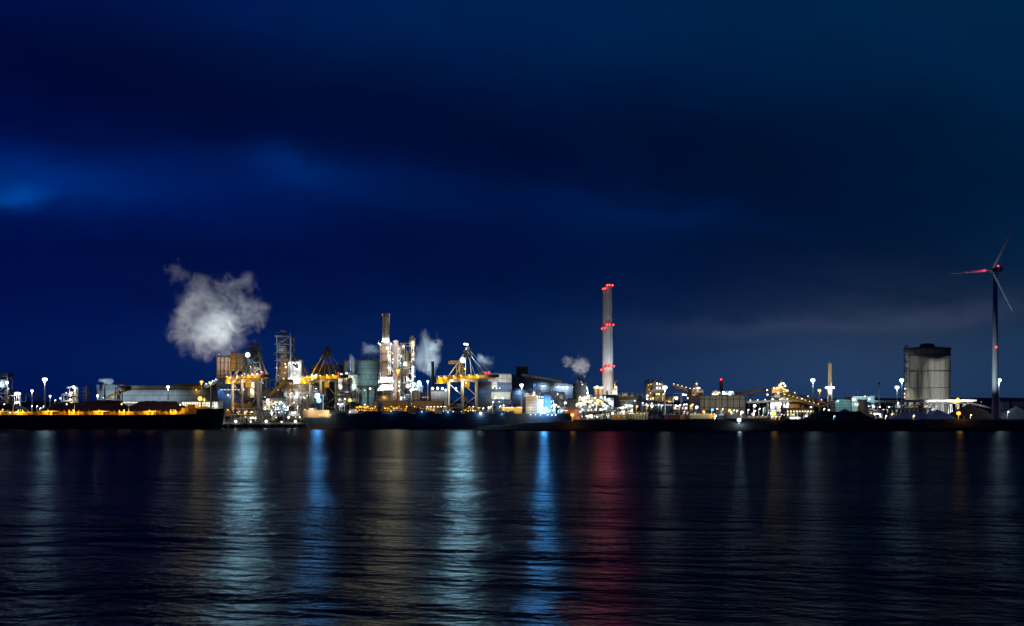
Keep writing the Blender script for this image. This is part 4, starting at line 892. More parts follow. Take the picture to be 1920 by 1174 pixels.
for y0, y1 in ((706, 719), (720.5, 733)):
    MB().box(PX(713, D), PX(736, D), D-3, D+15, PZ(y1, D)+.6, PZ(y0, D)-.6).build('white_floor', M['clad_pale'], t)
    m = MB()
    for q in range(5):
        x = PX(711+q*6.6, D); m.bar((x, D-5, PZ(y1, D)), (x, D-5, PZ(y0, D)), .5)
    for q in range(4):
        a, b = PX(711+q*6.6, D), PX(711+(q+1)*6.6, D); m.bar((a, D-5, PZ(y1, D)), (b, D-5, PZ(y0, D)) if q % 2 else (b, D-5, PZ(y1, D)+3), .35)
    m.box(PX(708, D), PX(738.5, D), D-6, D+15, PZ(y1, D), PZ(y1, D)+.5); m.bar((PX(708, D), D-6, PZ(y1, D)+1.6), (PX(738.5, D), D-6, PZ(y1, D)+1.6), .2)
    m.build('gallery', M['steel_white'], t)
    for px in (716, 722, 728, 734): lamp(t, px, y0+3, D-4.2, 'white', 1.0, 6500, 'floor_lamp', fwd=1.0)
    for px in (710, 738): lamp(t, px, y0+8, D-5, 'white', .7, 2500, 'floor_lamp')
MB().box(PX(708, D), PX(744, D), D-2, D+20, 5, PZ(734, D)).build('base_house', M['brown_clad'], t)
MB().box(PX(737.5, D), PX(745.5, D), D+4, D+13, PZ(735, D), PZ(638, D)).build('duct', M['steel_pink'], t)
MB().lattice(PX(746, D), PX(750, D), D-2, D+3, 5, PZ(648, D), 16, .5, floors=True).build('stair_tower', M['steel_white'], t)
lamps(t, [(710, 644, 'warm', 1.2, 2500), (713, 646, 'warm', 1.3, 2500), (733, 645, 'white', 1.6, 5000), (726, 653, 'white', 1.8, 6000), (736, 663, 'amber', 1.0, 1500), (737, 674, 'cool', 1.0, 1500), (736, 680, 'white', 1.0, 1500), (737, 696, 'amber', 1.0, 1500), (748, 654, 'white', .6, 1500), (748, 665, 'white', .6, 1500), (748, 676, 'white', .6, 1500), (748, 716, 'white', 1.2, 2500), (748, 724, 'white', 1.2, 2500), (748, 733, 'white', .9, 2000), (738, 739, 'white', .8, 1000), (730, 668, 'white', .4, 5000), (730, 690, 'white', .4, 5000), (712, 700, 'white', .6, 2500), (720, 745, 'amber', .4, 4000)], D-4)
t = stack('chimney', 'tall beige banded chimney glowing white at its foot, above the floodlit boiler tower', 723.5, 15, 587.5, 1262, 'concrete', taper=.93, plats=(594, 643))
D = 1262
for px in (716.5, 720.5, 725, 730): 
    lamp(t, px, 640.5, D-7.5, 'white', .8, 0, 'collar_light'); light(t, Vector((PX(px, D), D-8.5, PZ(639.5, D)))-wpos(t), 'white', 7000, .4)
for px in (710, 738): lamp(t, px, 640, D-9, 'white', .3, 5000, 'fill_uplight', fwd=6)
lamp(t, 723, 650, D-26, 'warm', .15, 1.2e5, 'fill_uplight', fwd=16)  # unseen warm lamp added to brighten the shaft
for px in (716.6, 730.6): lamp(t, px, 590.5, D-5, 'white', .35, 60, 'rim_lamp')
OM = mast(746.3, 693.5, 1000, 'sodium', 2.2e4, 'tall orange floodlight mast in front of the power plant', size=1.15, pole='orange_paint'); throw_beam(OM, 746.3, 697, 996, 'warm', 2.2e4)
unit('tall dark distillation frame with lamp-studded edge right of the orange mast', 751, 776, 633, 1240, 20, 44, 'steel_grey', levels=11, bays=3, vessels=14, pipes=36, lk=(('white', 5), ('cool', 5)), lpow=1500, lr=.8, fill=.30, vm='duct_rust', base=5,
     lpts=[(774.7, y, k, r, p) for y, k, r, p in ((642, 'warm', 1.7, 5000), (648, 'warm', 1.5, 3000), (653, 'warm', 1.0, 1500), (660, 'warm', .7, 900), (664.5, 'warm', 1.4, 2500), (669, 'amber', .8, 900), (673, 'white', 1.1, 2000), (688, 'white', 1.3, 2000), (693, 'white', 1.2, 2000), (697.5, 'white', 1.2, 2000), (705, 'white', 1.5, 3000))]+[(752, 668, 'cool', 1.2, 1500), (752, 681, 'blue', 1.0, 900), (760, 681, 'warm', 1.7, 5000), (762, 706.5, 'amber', 1.1, 1500), (765, 710.5, 'white', 1.5, 3000), (770, 714.5, 'cool', 1.1, 2000), (778, 706, 'cool', .9, 1000)])
t = unit('white lit platform with pale downpipe beside the cool star lamp', 758, 790, 722, 1130, 14, 47, 'steel_white', levels=3, vessels=2, pipes=14, lk=(('cool', 5),), lpow=1200, lpts=((764.5, 724, 'cool', 2.3, 1.2e4), (776, 720, 'cool', 2.0, 9000), (786, 717.5, 'cool', 2.9, 3.0e4), (771, 731, 'white', 1.5, 5000), (775, 731, 'white', 1.3, 4000), (797, 742, 'green', 1.5, 1500), (786, 730, 'blue', .5, 900)))
MB().cyl((PX(771, 1130), 1127, 5), (PX(771, 1130), 1127, PZ(731, 1130)), .9, n=10).build('downpipe', M['clad_pale'], t)
tank('silo', 'pair-height grey silo right of the white platform', 'silo', 780, 7, 733, 1100, 'concrete', dome=.08, stairs=False)
stack('stack', 'black slender stack wrapped in drifting steam', 811, 6, 678, 1260, 'steel_dark', taper=.98, rim=False)
mast(802, 714.5, 1080, 'cool', 9000, 'slim floodlight mast left of the four lamps on the grey block', size=.75)
t = building('grey_block', 'grey box building with four bright lamps on its roof edge, left of the third crane', 'building', 808, 842, 733, 1120, 26, 'clad_grey', doors=2)
lamps(t, [(811, 728.5, 'white', 1.9, 2200), (820.5, 728, 'white', 1.9, 2200), (829.5, 728.5, 'cool', 1.9, 2200), (836, 731.5, 'cool', 1.7, 1800)], 1116)
m = MB(); 
for px in (811, 820.5, 829.5, 836): m.bar((PX(px, 1120), 1119, PZ(733, 1120)), (PX(px, 1120), 1117, PZ(728, 1120)), .4)
m.build('lamp_bracket', M['steel_grey'], t)
building('grey_annex', 'dark annex with dim doors between the grey silo and the grey block', 'building', 789, 807, 738, 1125, 20, 'clad_dark', doors=1, windows=[(744, 746, 3, 791, 805, 'glow_window')])
t = conveyor('long orange-lit conveyor gallery running low behind the navy ship', (668, 769.5), (902, 770.5), 1010, 3.2, 4, 'yellow', 12, lampk='amber', nl=16, lp=4500, base=5)
pile('coal_heap', 'dark coal heap behind the orange conveyor, right of the second crane', 662, 110, 745, 1060, 60, 'coal', seed=14)
pile('ore_heap', 'small brown heap under the orange star lamp behind the navy ship', 664, 66, 758, 1000, 40, 'ore', seed=17)
post(656, 750, 985, 'amber', 1.3e4, 'bright amber lamp post above the brown heap beside the second crane', r=2.2, arm=.1)
building('long_low_shed', 'long low dark shed behind the orange-lit conveyor', 'shed', 700, 830, 752, 1075, 20, 'brown_clad', parapet=.5, doors=4)
for px, py, k in ((632, 757, 'white'), (637, 758, 'white'), (641, 757, 'cool'), (630, 754, 'white'), (646, 748, 'white')): post(px, py, 1000, k, 1800, 'white yard lamp clustered behind the bow of the navy ship', group='yard lamps behind the navy ship bow', r=1.05)
for px, py, k in ((683, 758, 'white'), (706, 763, 'amber'), (770, 757, 'warm'), (787, 763, 'amber')): post(px, py, 985, k, 900, 'short lamp post in front of the orange-lit conveyor', group='lamp posts in front of the orange-lit conveyor', r=.8)
for px in (800, 807, 813, 819, 826, 832, 850, 886): post(px, 762, 1000, 'white', 700, 'small white lamp post along the quay under the third crane', group='lamp posts under the third crane', r=.75)
unit('brown pipework foot of the power plant, dimly lit', 712, 760, 738, 1180, 20, 51, 'steel_dark', levels=3, vessels=6, pipes=20, lk=(('warm', 4), ('white', 2)), lpow=900, lr=.6, fill=.4, vm='duct_rust')

# ---------------------------------------------------------------- centre: big halls
t = building('rolling_mill_hall', 'huge dark hall with a pale upper wall right of the third crane', 'hall', 893, 960, 701, 1350, 80, 'clad_blue', parapet=.8); D = 1350
MB().box(PX(915, D), PX(959.5, D), D-1, D-.05, PZ(717, D), PZ(702, D)).build('pale_upper_wall', M['clad_pale'], t)
MB().box(PX(893, D), PX(921, D), D-14, D-1.1, 5, PZ(716, D)).build('front_bay', M['clad_dark'], t)
MB().box(PX(922, D), PX(933, D), D-8, D-1.1, PZ(726, D), PZ(716, D)).build('pale_box', M['clad_pale'], t)
MB().box(PX(921.5, D), PX(957, D), D-6, D-1.1, PZ(749, D), PZ(735, D)).build('lit_panel', M['tank_green'], t)
lamps(t, [(924, 727.5, 'white', 1.2, 6000), (931, 728.5, 'white', 1.1, 4000), (937, 728, 'cool', 1.1, 4000), (929, 746, 'white', 1.4, 1.1e4), (943, 747, 'cool', 1.8, 1.1e4), (950, 742, 'warm', .2, 5000), (937, 712, 'white', .2, 9000), (952, 709, 'white', .2, 7000), (925, 708, 'white', .2, 6000), (905, 735, 'blue', .2, 5000), (936, 753, 'white', .9, 2000)], D-9, fwd=12)  # tiniest ones hang before the hall, added to light its walls
t = building('crusher_house', 'dark box house on top of the sloping hall roof', 'building', 968, 990, 688, 1450, 26, 'clad_dark')
t = building('sloping_hall', 'long dark blue hall whose roof slopes down towards the twin stacks', 'hall', 960, 1081, 704, 1420, 70, 'clad_blue', slope=722, parapet=.8, windows=[(722.6, 724.6, 5, 1011, 1024, 'glow_cool'), (725, 727.4, 9, 1042, 1066, 'glow_cool')]); D = 1420
lamps(t, [(1018, 724, 'white', 1.6, 1.2e4), (1047, 725, 'white', 1.3, 9000), (1055, 726, 'white', 1.5, 9000), (1063, 726.5, 'white', 1.4, 9000), (1075, 726, 'white', 1.3, 3000), (975, 735, 'cool', .2, 8000), (1000, 735, 'cool', .2, 6000), (1003, 722, 'blue', .3, 2500)], D-4)
for px in (1000, 1003, 1033, 1037): MB().cyl((PX(px, D), D-3, 5), (PX(px, D), D-3, PZ(716, D)), .8, n=8).build('standpipe', M['steel_grey'], t)
conveyor('pale conveyor gallery sloping along the roof of the long blue hall', (978, 705), (1053, 717), 1400, 3.2, 5, 'clad_pale', 0, truss=False)
stack('stack', 'dim slim stack left of the steaming black stack', 1086, 4.5, 700, 1300, 'steel_dark', rim=False)
stack('stack', 'black thicker stack under the bright puff of steam, left of the tall red-lit chimney', 1096, 5.5, 704, 1280, 'steel_dark', rim=False)
t = building('dark_furnace_house', 'black house with a string of white lamps down its right edge, below the twin stacks', 'building', 1078, 1100, 720, 1250, 40, 'clad_dark', vents=1)
lamps(t, [(1100, 726, 'white', .9, 1500), (1101, 729, 'white', 1.2, 2500), (1102, 733, 'white', 1.0, 1500), (1101.5, 737, 'white', 1.5, 2500), (1102, 741, 'white', 1.1, 1500), (1092, 721, 'teal', 1.1, 500)], 1246)
t = thing('cooling_cone', 'pale tapering cone vessel in front of the long blue hall', 'vessel', (PX(1053, 1200), 1200, 5)); D = 1200
MB().lathe((PX(1053, D), D), [(5, 5), (4.4, PZ(750, D)), (3.2, PZ(735, D)), (.1, PZ(735, D))], 20).build('shell', M['clad_grey'], t, smooth=False)
MB().lathe((PX(1053, D), D), [(3.3, PZ(736, D)), (3.6, PZ(736, D)), (3.6, PZ(735, D)), (3.3, PZ(735, D))], 20).build('rim', M['steel_white'], t)
lamp(t, 1050, 745, D-8, 'white', .2, 1800)
building('pale_cube', 'small pale cube building right of the cone vessel', 'building', 1066, 1083, 749, 1100, 14, 'clad_pale', doors=1)
conveyor('pale conveyor dropping to the right behind the ship funnel', (1036, 747), (1060, 757), 1090, 2.4, 3, 'clad_pale', 0, truss=False)
t = building('ochre_office', 'pale yellow lit shed behind the navy ship, left of its bridge tower', 'shed', 941, 979, 765, 985, 14, 'yellow', roof='steel_white', windows=[(767.5, 770.5, 10, 942, 978, 'glow_window')], parapet=.8)
lamps(t, [(945, 763.5, 'warm', .6, 2500), (960, 763.5, 'warm', .6, 2500), (975, 763.5, 'warm', .6, 2500)], 982)
mast(978, 721, 1000, 'warm', 2.6e4, 'floodlight mast between the pale-topped hall and the ship bridge', size=1.15)
for px, py, k in ((923.5, 753, 'white'), (915, 763, 'white'), (919, 762, 'white'), (937, 761, 'white'), (943, 759.5, 'cool'), (886, 770, 'white'), (975, 766, 'white'), (905, 765, 'white')): post(px, py, 990, k, 1400, 'white yard lamp in front of the big dark hall', group='yard lamps in front of the big dark hall', r=.95)
conveyor('dim pipe bridge crossing behind the third crane', (880, 758), (985, 760), 1150, 2, 4, 'steel_grey', 6)
for px, py, k, r in ((1058.6, 755, 'cool', 1.7), (1041, 759, 'warm', 1.5), (1046, 762, 'warm', 1.2), (1037, 757.5, 'white', 1.0), (1080.5, 758.5, 'white', 1.5)): post(px, py, 1020, k, 3500, 'bright yard lamp between the ship stern and the brick warehouse', group='yard lamps above the ship stern', r=r)
t = building('brick_warehouse', 'red-brown brick warehouse with a lit eaves strip, behind the ship stern', 'warehouse', 1047, 1087, 765, 960, 20, 'brick', roof='steel_white', windows=[(764.1, 764.9, 9, 1048, 1086, 'glow_panel')], parapet=.5)
lamps(t, [(1084, 776, 'amber', .7, 3500), (1060, 770, 'amber', .2, 1500), (1088, 772, 'cool', 1.2, 1500)], 956)
t = tank('silo', 'brown silo with a railed lit cap left of the tall red-lit chimney', 'silo', 1117, 4, 729, 1190, 'duct_rust', dome=.06, stairs=False); tank('silo', 'second brown silo tight against the tall red-lit chimney', 'silo', 1126, 4, 729, 1190, 'duct_rust', dome=.06, stairs=False)
D = 1190; m = MB(); m.box(PX(1112, D), PX(1131, D), D-6, D+5, PZ(728, D), PZ(727, D)); m.bar((PX(1112, D), D-6, PZ(725, D)), (PX(1131, D), D-6, PZ(725, D)), .3); m.build('cap_platform', M['steel_white'], t)
lamps(t, [(1119.5, 725.8, 'warm', 2.0, 9000), (1128.5, 727, 'white', 1.2, 2500), (1130, 737, 'warm', .3, 2500)], D-6)

unit('dark pipe and duct frame in front of the white boiler base, beside the blue holder', 628, 670, 708, 1255, 16, 141, 'steel_dark', levels=6, vessels=12, pipes=30, lk=(('white', 6), ('warm', 4)), lpow=700, lr=.6, fill=.45, vm='clad_grey')
unit('dark ducts and decks at the foot of the huge pale-topped hall', 896, 962, 752, 1250, 26, 142, 'steel_dark', levels=3, vessels=9, pipes=28, lk=(('white', 5), ('cool', 3)), lpow=500, lr=.55, fill=.3, vm='clad_grey')
unit('grey filter plant with pipes standing before the sloping blue hall', 988, 1046, 737, 1280, 24, 143, 'steel_dark', levels=4, vessels=10, pipes=34, lk=(('cool', 4), ('white', 3)), lpow=500, lr=.55, fill=.35, vm='clad_blue')
unit('dark gas cleaning plant left of the first blast furnace foot', 560, 606, 728, 1090, 22, 144, 'steel_dark', levels=4, vessels=9, pipes=30, lk=(('white', 5), ('cool', 4), ('warm', 3)), lpow=700, lr=.6, fill=.3, vm='clad_blue')
unit('dark conveyor drives crowding the quay behind the navy ship hatches', 690, 880, 764, 975, 12, 145, 'steel_dark', levels=1, bays=18, vessels=12, pipes=30, lk=(('warm', 8), ('amber', 5)), lpow=400, lr=.5, fill=.25, vm='steel_grey')
# ---------------------------------------------------------------- the tall red-lit chimney
D = 1240; cx = 1139.7; x = PX(cx, D)
t = thing('chimney', 'tallest pale concrete chimney ringed with red warning lights at three heights', 'chimney', (x, D, 5))
MB().lathe((x, D), [(6.9, 5), (6.55, PZ(690, D)), (5.7, PZ(612, D)), (4.9, PZ(536, D)), (4.2, PZ(536, D)), (4.2, PZ(540, D))], 28).build('shaft', M['concrete'], t)
MB().lathe((x-4.2, D-2.5), [(3.3, 5), (3.2, PZ(690, D)), (3.0, PZ(616, D)), (2.7, PZ(542, D)), (.1, PZ(542, D))], 18).build('flue_pipe', M['steel_pink'], t)
for k, (py, rr) in enumerate(((537.5, 5.0), (611.5, 5.8), (688.5, 6.6))):
    z = PZ(py, D); m = MB(); m.lathe((x, D), [(rr, z-.3), (rr+1.5, z-.3), (rr+1.5, z), (rr, z)], 24)
    m.lathe((x-4.2, D-2.5), [(2.8, z-4.6), (4.2, z-4.6), (4.2, z-4.3), (2.8, z-4.3)], 18)
    for q in range(24):
        a, b = math.pi*q/12, math.pi*(q+1)/12; m.bar((x+(rr+1.4)*math.cos(a), D+(rr+1.4)*math.sin(a), z+1.3), (x+(rr+1.4)*math.cos(b), D+(rr+1.4)*math.sin(b), z+1.3), .15)
    m.build('platform', M['steel_dark'], t)
    for dx, dz in ((-1.6, .9), (1.5, 1.1), (5.6, .9), (-7.2, -3.6), (-4.2, -3.0)):
        yy = D-rr-1.6 if dz > 0 else D-7.0
        MB().ball((x+dx*rr/5.6, yy, z+dz), 1.15, 8, 6).build('warning_light', M['lamp_red'], t)
    light(t, Vector((x-1, D-rr-4.5, z+.5))-wpos(t), 'red', 1.5e4, .8, spot=((0, -1, -.15), math.radians(150)))
    light(t, Vector((x-1, D-rr-4.5, z+.5))-wpos(t), 'red', 1000, .8, pt=True)
m = MB(); m.bar((x+3, D-6.2, 5), (x+2.2, D-5, PZ(540, D)), .5); m.build('ladder', M['steel_grey'], t)
for dx, pw in ((-12, 2.4e5), (13, 2.0e5)):      # floodlights added on the base house roof to light the shaft
    MB().box(x+dx-1, x+dx+1, D-50, D-48, 33.5, 35.5).build('fill_uplight_case', M['steel_dark'], t)
    light(t, Vector((x+dx, D-50, 36.6))-wpos(t), 'cool', pw*1.15, .8, spot=((-dx, 43, 70), math.radians(62)))
light(t, Vector((x, D-32, 40))-wpos(t), 'white', 4.5e4, .8, spot=((0, 30, 6), math.radians(110)))  # lamp without a body, added to light the lower shaft
building('chimney_base_house', 'blue-grey block at the foot of the tall red-lit chimney', 'building', 1133, 1160, 741, 1180, 26, 'clad_blue', parapet=.4, vents=2)
t = building('striped_long_hall', 'long green-grey hall with two pale stripes right of the tall red-lit chimney', 'hall', 1160, 1203, 744, 1185, 26, 'clad_dark', windows=[(746.3, 747.6, 6), (751.3, 752, 6, 1161, 1202, 'glow_window')], vents=6)
lamps(t, [(1190, 751.5, 'teal', 1.2, 2500), (1172, 740.5, 'amber', .7, 1500), (1168, 741.5, 'amber', .5, 1500), (1185, 742, 'warm', .4, 1500), (1178, 757, 'cool', .2, 4000)], 1181)
t = thing('filter_house', 'white-lit filter platform hugging the right side of the tall red-lit chimney', 'plant building', (PX(1152, 1190), 1190, 5)); D = 1190
MB().lattice(PX(1148, D), PX(1156, D), D-3, D+4, 5, PZ(727, D), 6, .6, floors=True).build('frame', M['steel_white'], t)
MB().lathe((PX(1152, D), D), [(2.2, PZ(738, D)), (2.2, PZ(729, D)), (.1, PZ(728, D))], 12).build('vessel', M['clad_pale'], t)
lamps(t, [(1155, 726, 'warm', 1.5, 4000), (1154, 736, 'white', 2.2, 9000), (1149, 738, 'warm', .8, 1500)], D-4.5)
stack('stub_stack', 'short dark red stack just right of the tall red-lit chimney', 1154, 5.5, 714, 1215, 'rust', taper=.97)
AA = [(1088, 745, 'warm', 1.2), (1096, 745, 'warm', 1.2), (1091, 748, 'warm', 1.1), (1099, 751.5, 'warm', 1.2), (1105.5, 752, 'amber', 1.2), (1110, 751.5, 'warm', 1.2), (1090, 757, 'warm', 1.4), (1095, 757, 'warm', 1.2), (1112, 759.5, 'cool', 1.3), (1104, 741.5, 'white', 1.0)]
unit('dense lamp-studded pipe plant left of the foot of the tall chimney', 1084, 1122, 744, 1120, 26, 61, 'steel_grey', levels=4, vessels=12, pipes=34, lk=(('warm', 12), ('white', 8), ('cool', 2)), lpow=1500, lr=.75, fill=.25, lpts=[(a, b, k, r, 1500) for a, b, k, r in AA])
BB = [(1127, 744.5, 'white', 1.2), (1134, 745.5, 'cool', 1.4), (1142, 749, 'cool', 1.5), (1146, 754.5, 'cool', 1.5), (1144, 757.5, 'cool', 1.2), (1132.5, 759, 'cool', 1.4), (1138, 756, 'white', .9), (1118, 757.5, 'warm', 1.2), (1115, 755, 'warm', 1.1)]
unit('pipe plant with blue-white lamps stepping down before the tall chimney', 1118, 1150, 750, 1090, 24, 62, 'steel_grey', levels=3, vessels=9, pipes=30, lk=(('white', 9), ('warm', 7)), lpow=1200, lr=.65, fill=.25, lpts=[(a, b, k, r, 1800) for a, b, k, r in BB])
conveyor('rust brown duct stepping down to the right in front of the tall chimney', (1128, 752), (1146, 764), 1060, 1.6, 2.4, 'duct_rust', 0, truss=False)
mast(1121, 750, 1010, 'amber', 1.5e4, 'bright orange floodlight mast before the foot of the tall chimney', size=1.2, pole='orange_paint')
lampx = post(1127.5, 753.5, 1040, 'sodium', 5000, 'wide orange lamp right of the bright orange mast', r=1.7)
unit('low tangle of pipes and white lamps right of the tall chimney, above the conveyor', 1150, 1186, 758, 1060, 22, 63, 'steel_grey', levels=3, vessels=8, pipes=30, lk=(('white', 16), ('warm', 10)), lpow=700, lr=.6, fill=.2, lpts=[(1175, 761, 'white', 1.5, 2500), (1168, 764, 'white', 1.3, 1500), (1164, 765, 'white', 1.3, 1500)])
unit('brown pipe plant below the orange mast, over the ship stern', 1090, 1135, 765, 950, 16, 64, 'steel_grey', levels=2, vessels=7, pipes=24, lk=(('white', 6), ('warm', 8), ('cool', 3)), lpow=700, lr=.55, fill=.2, vm='duct_rust')
conveyor('dark conveyor rising gently to the right over the lit yard sheds', (1083, 780.5), (1186, 768), 880, 2.0, 3, 'steel_dark', 5, base=7.6)
post(1147, 773.5, 870, 'warm', 2600, 'yellowish lamp on the dark rising conveyor, above the long lit shed', r=1.2, base=7.6); post(1183, 767.5, 880, 'warm', 2600, 'yellowish lamp at the upper end of the dark rising conveyor', r=1.3, base=7.6); post(1108, 778, 880, 'warm', 2000, 'yellowish lamp at the lower end of the dark rising conveyor', r=1.1, base=7.6)
post(1104, 762, 900, 'cool', 3500, 'pale street lamp standing in front of the brown pipe plant', base=7.6, r=1.1)
post(1073, 777.3, 812, 'sodium', 9000, 'fierce orange lamp on the tip of the dark bank, before the brick warehouse', base=7, r=2.0, arm=.1)
t = building('lit_yard_shed', 'low open shed with a row of bright strip lights on the dark bank', 'shed', 1146, 1176, 778.5, 842, 8, 'duct_rust', base=7.6, roof='steel_white', parapet=.3, windows=[(777.6, 778.4, 8, 1147, 1175, 'glow_panel')])
lamps(t, [(1150, 781, 'amber', .3, 500), (1160, 781, 'amber', .3, 400), (1170, 781, 'warm', .3, 400)], 839)
for k in range(9): MB().box(PX(1147+k*3.4, 842), PX(1147.7+k*3.4, 842), 841.2, 841.7, 7.6, PZ(778.6, 842)).build('column', M['tank_green'], t)
t = thing('substation', 'row of yellow-lit posts and frames of a small switchyard on the dark bank', 'substation', (PX(1197, 850), 850, 7.6)); D = 850
rd = random.Random(5); m = MB()
for k in range(16):
    a = PX(1178+k*2.5, D); z = PZ(772+rd.uniform(-1, 2), D); m.bar((a, D+rd.uniform(0, 6), 7.4), (a, D+3, z), .35)
    if k % 3 == 0: m.bar((a, D+3, z-.5), (PX(1178+(k+2)*2.5, D), D+3, z-.5), .25)
m.build('post_frame', M['tank_green'], t)
for k in range(7): MB().box(PX(1181+k*5.3, D), PX(1184+k*5.3, D), D+6, D+9, 7.4, PZ(775+rd.uniform(0, 4), D)).build('switch_cabinet', M['tank_green'], t)
MB().box(PX(1180, D), PX(1216, D), D+11, D+12, 7.4, PZ(776.5, D)).build('back_wall', M['concrete_dark'], t)
for k in range(6): lamp(t, 1181+k*6.8, 775.5+rd.uniform(-.5, .5), D+1, 'warm', .35, 420, fwd=1)
for px, py, k, r in ((1193, 761.5, 'sodium', 1.4), (1213, 760.5, 'amber', 1.1), (1221, 761.5, 'warm', 1.5)): post(px, py, 930, k, 2500, {'sodium': 'orange lamp post above the switchyard', 'amber': 'dim amber lamp post right of the orange one above the switchyard', 'warm': 'warm yellow lamp post left of the dark trees'}[k], base=8, r=r)
for i, (px, py) in enumerate(((1204, 755), (1211, 757.5), (1221, 756), (1234, 758), (1240, 760))): post(px, py, 1120, 'white', 900, 'small white lamp along the pipe bridge left of the coke tower', group='small lamps left of the coke tower', r=1.0)
t = building('wide_low_shed', 'wide low blue-grey shed in front of the coke tower, lit along its eaves', 'shed', 1200, 1262, 752, 1150, 30, 'clad_blue', slope=757, windows=[(759, 760, 12, 1204, 1260, 'glow_cool')])
t = building('brick_hut', 'small red-brown hut with a pale roof on the dark bank below the bright mast', 'hut', 1245, 1275, 778, 842, 12, 'brick', base=7.6, roof='steel_white', parapet=.35, over=.6)
D = 842; MB().box(PX(1246, D), PX(1251, D), D-.2, D-.02, 7.4, PZ(779.5, D)).build('door', M['clad_teal'], t)
MB().plan([(PX(1275.2, D), D+.3), (PX(1292, D), D+9), (PX(1292, D), D+16), (PX(1275.2, D), D+11.5)], 7.4, PZ(777.5, D)).build('side_wing', M['brick'], t)
lamps(t, [(1259, 776, 'warm', .2, 700)], D-6, fwd=8); lamps(t, [(1283, 772, 'warm', .6, 900)], D+2)

# ---------------------------------------------------------------- coke works
D = 1250; t = thing('coke_tower', 'dark coke battery tower with orange-lit floors left of the bright mast', 'tower', (PX(1224, D), D, 5))
MB().lattice(PX(1212, D), PX(1224, D), D, D+12, 5, PZ(716, D), 8, .9, floors=True).build('frame', M['steel_dark'], t)
MB().box(PX(1213.5, D), PX(1223, D), D+8, D+11.8, 5, PZ(717, D)).build('inner_wall', M['duct_rust'], t)
MB().box(PX(1229, D), PX(1246, D), D+1, D+16, 5, PZ(717, D)).build('upper_house', M['steel_dark'], t)
m = MB()
for px, y in ((1213, 711), (1216.5, 709), (1226, 712), (1229, 711), (1239.5, 706)): m.box(PX(px-.8, D), PX(px+.8, D), D+3, D+5, PZ(722, D), PZ(y, D))
m.box(PX(1211, D), PX(1225, D), D-1, D+13, PZ(716, D), PZ(714, D)); m.box(PX(1225, D), PX(1231, D), D+1, D+11, PZ(738, D), PZ(712.5, D)); m.build('vent_stack', M['steel_dark'], t)
for y in (720, 726, 729, 735): MB().box(PX(1229.5, D), PX(1243, D), D-.6, D-.1, PZ(y+2.6, D), PZ(y, D)).build('window', M['glow_window' if y in (720, 729) else 'glass_dark'], t)
lamps(t, [(1216, 722, 'amber', .9, 1500), (1220.5, 720.5, 'warm', .7, 900), (1217, 730, 'amber', .7, 1200), (1220, 737, 'warm', .7, 900), (1214, 742, 'white', 1.5, 4000), (1213.5, 748, 'white', 1.4, 3000), (1232, 719, 'white', 1.3, 3000), (1237, 720, 'white', .9, 2000), (1232, 727.5, 'white', 1.5, 4000), (1237, 727.5, 'white', 1.4, 3000), (1231, 739, 'amber', 1.3, 2500), (1235, 739, 'warm', 1.4, 2500), (1244, 739.5, 'amber', 1.5, 3000), (1224.5, 747, 'sodium', 1.9, 5000), (1220, 748, 'warm', .9, 900), (1218, 733, 'amber', .3, 2500)], D-3)
mast(1246.5, 725, 1000, 'white', 4.5e4, 'tall very bright floodlight mast right of the coke tower', size=1.45, base=8)
unit('dark blue-lit conveyor yard between the bright mast and the long grey shed', 1246, 1296, 741, 1230, 26, 71, 'steel_dark', levels=4, vessels=8, pipes=26, lk=(('warm', 6), ('white', 6), ('amber', 2)), lpow=1300, lr=.7, fill=.35, vm='clad_blue', lpts=[(1268, 747, 'warm', 2.2, 8000), (1281.5, 740, 'white', 1.7, 4000), (1286, 740.5, 'white', 1.3, 2500), (1254, 753, 'amber', 1.0, 900), (1290, 746.5, 'warm', 1.4, 2500)])
conveyor('brown conveyor bridge from the coke tower to the capped building', (1259, 725.5), (1297, 736), 1235, 3.4, 5, 'duct_rust', 1, truss=False, lampk='warm', nl=5, lp=300)
t = building('capped_building', 'tan building with an overhanging cornice and a small white tower on its roof', 'building', 1297, 1319, 731, 1180, 24, 'brown_clad', over=1.6, parapet=1.4); D = 1180
MB().box(PX(1296, D), PX(1320, D), D-1, D+25, PZ(738.5, D), PZ(737.3, D)).build('cornice', M['roof_dark'], t)
MB().box(PX(1304.5, D), PX(1311, D), D+4, D+10, PZ(729.5, D), PZ(724, D)).build('white_tower', M['clad_pale'], t); MB().box(PX(1305.5, D), PX(1309, D), D+5, D+9, PZ(724, D), PZ(719.5, D)).build('tower_head', M['clad_pale'], t)
lamps(t, [(1306, 719.5, 'warm', 1.2, 1500), (1301, 728.5, 'warm', .8, 900), (1308, 728, 'white', 1.3, 3000), (1312, 727.5, 'white', .9, 1200), (1303, 751, 'white', 1.0, 1500), (1302, 742, 'warm', .2, 3000)], D-2)
t = building('long_grey_store', 'long dull grey ribbed store right of the capped building', 'warehouse', 1313, 1398.5, 742, 1120, 60, 'clad_grey', parapet=.6, over=.6)
D = 1120
for px in range(1320, 1398, 11): MB().box(PX(px, D), PX(px+.8, D), D-.7, D+.1, 5, PZ(742.2, D)).build('rib', M['concrete_dark'], t)
lamps(t, [(1325, 757, 'warm', .2, 5000), (1345, 757, 'warm', .2, 5000), (1370, 757, 'warm', .2, 4500), (1390, 757, 'warm', .2, 4500)], D-14, fwd=14)  # stand-off lamps added to light the ribbed front
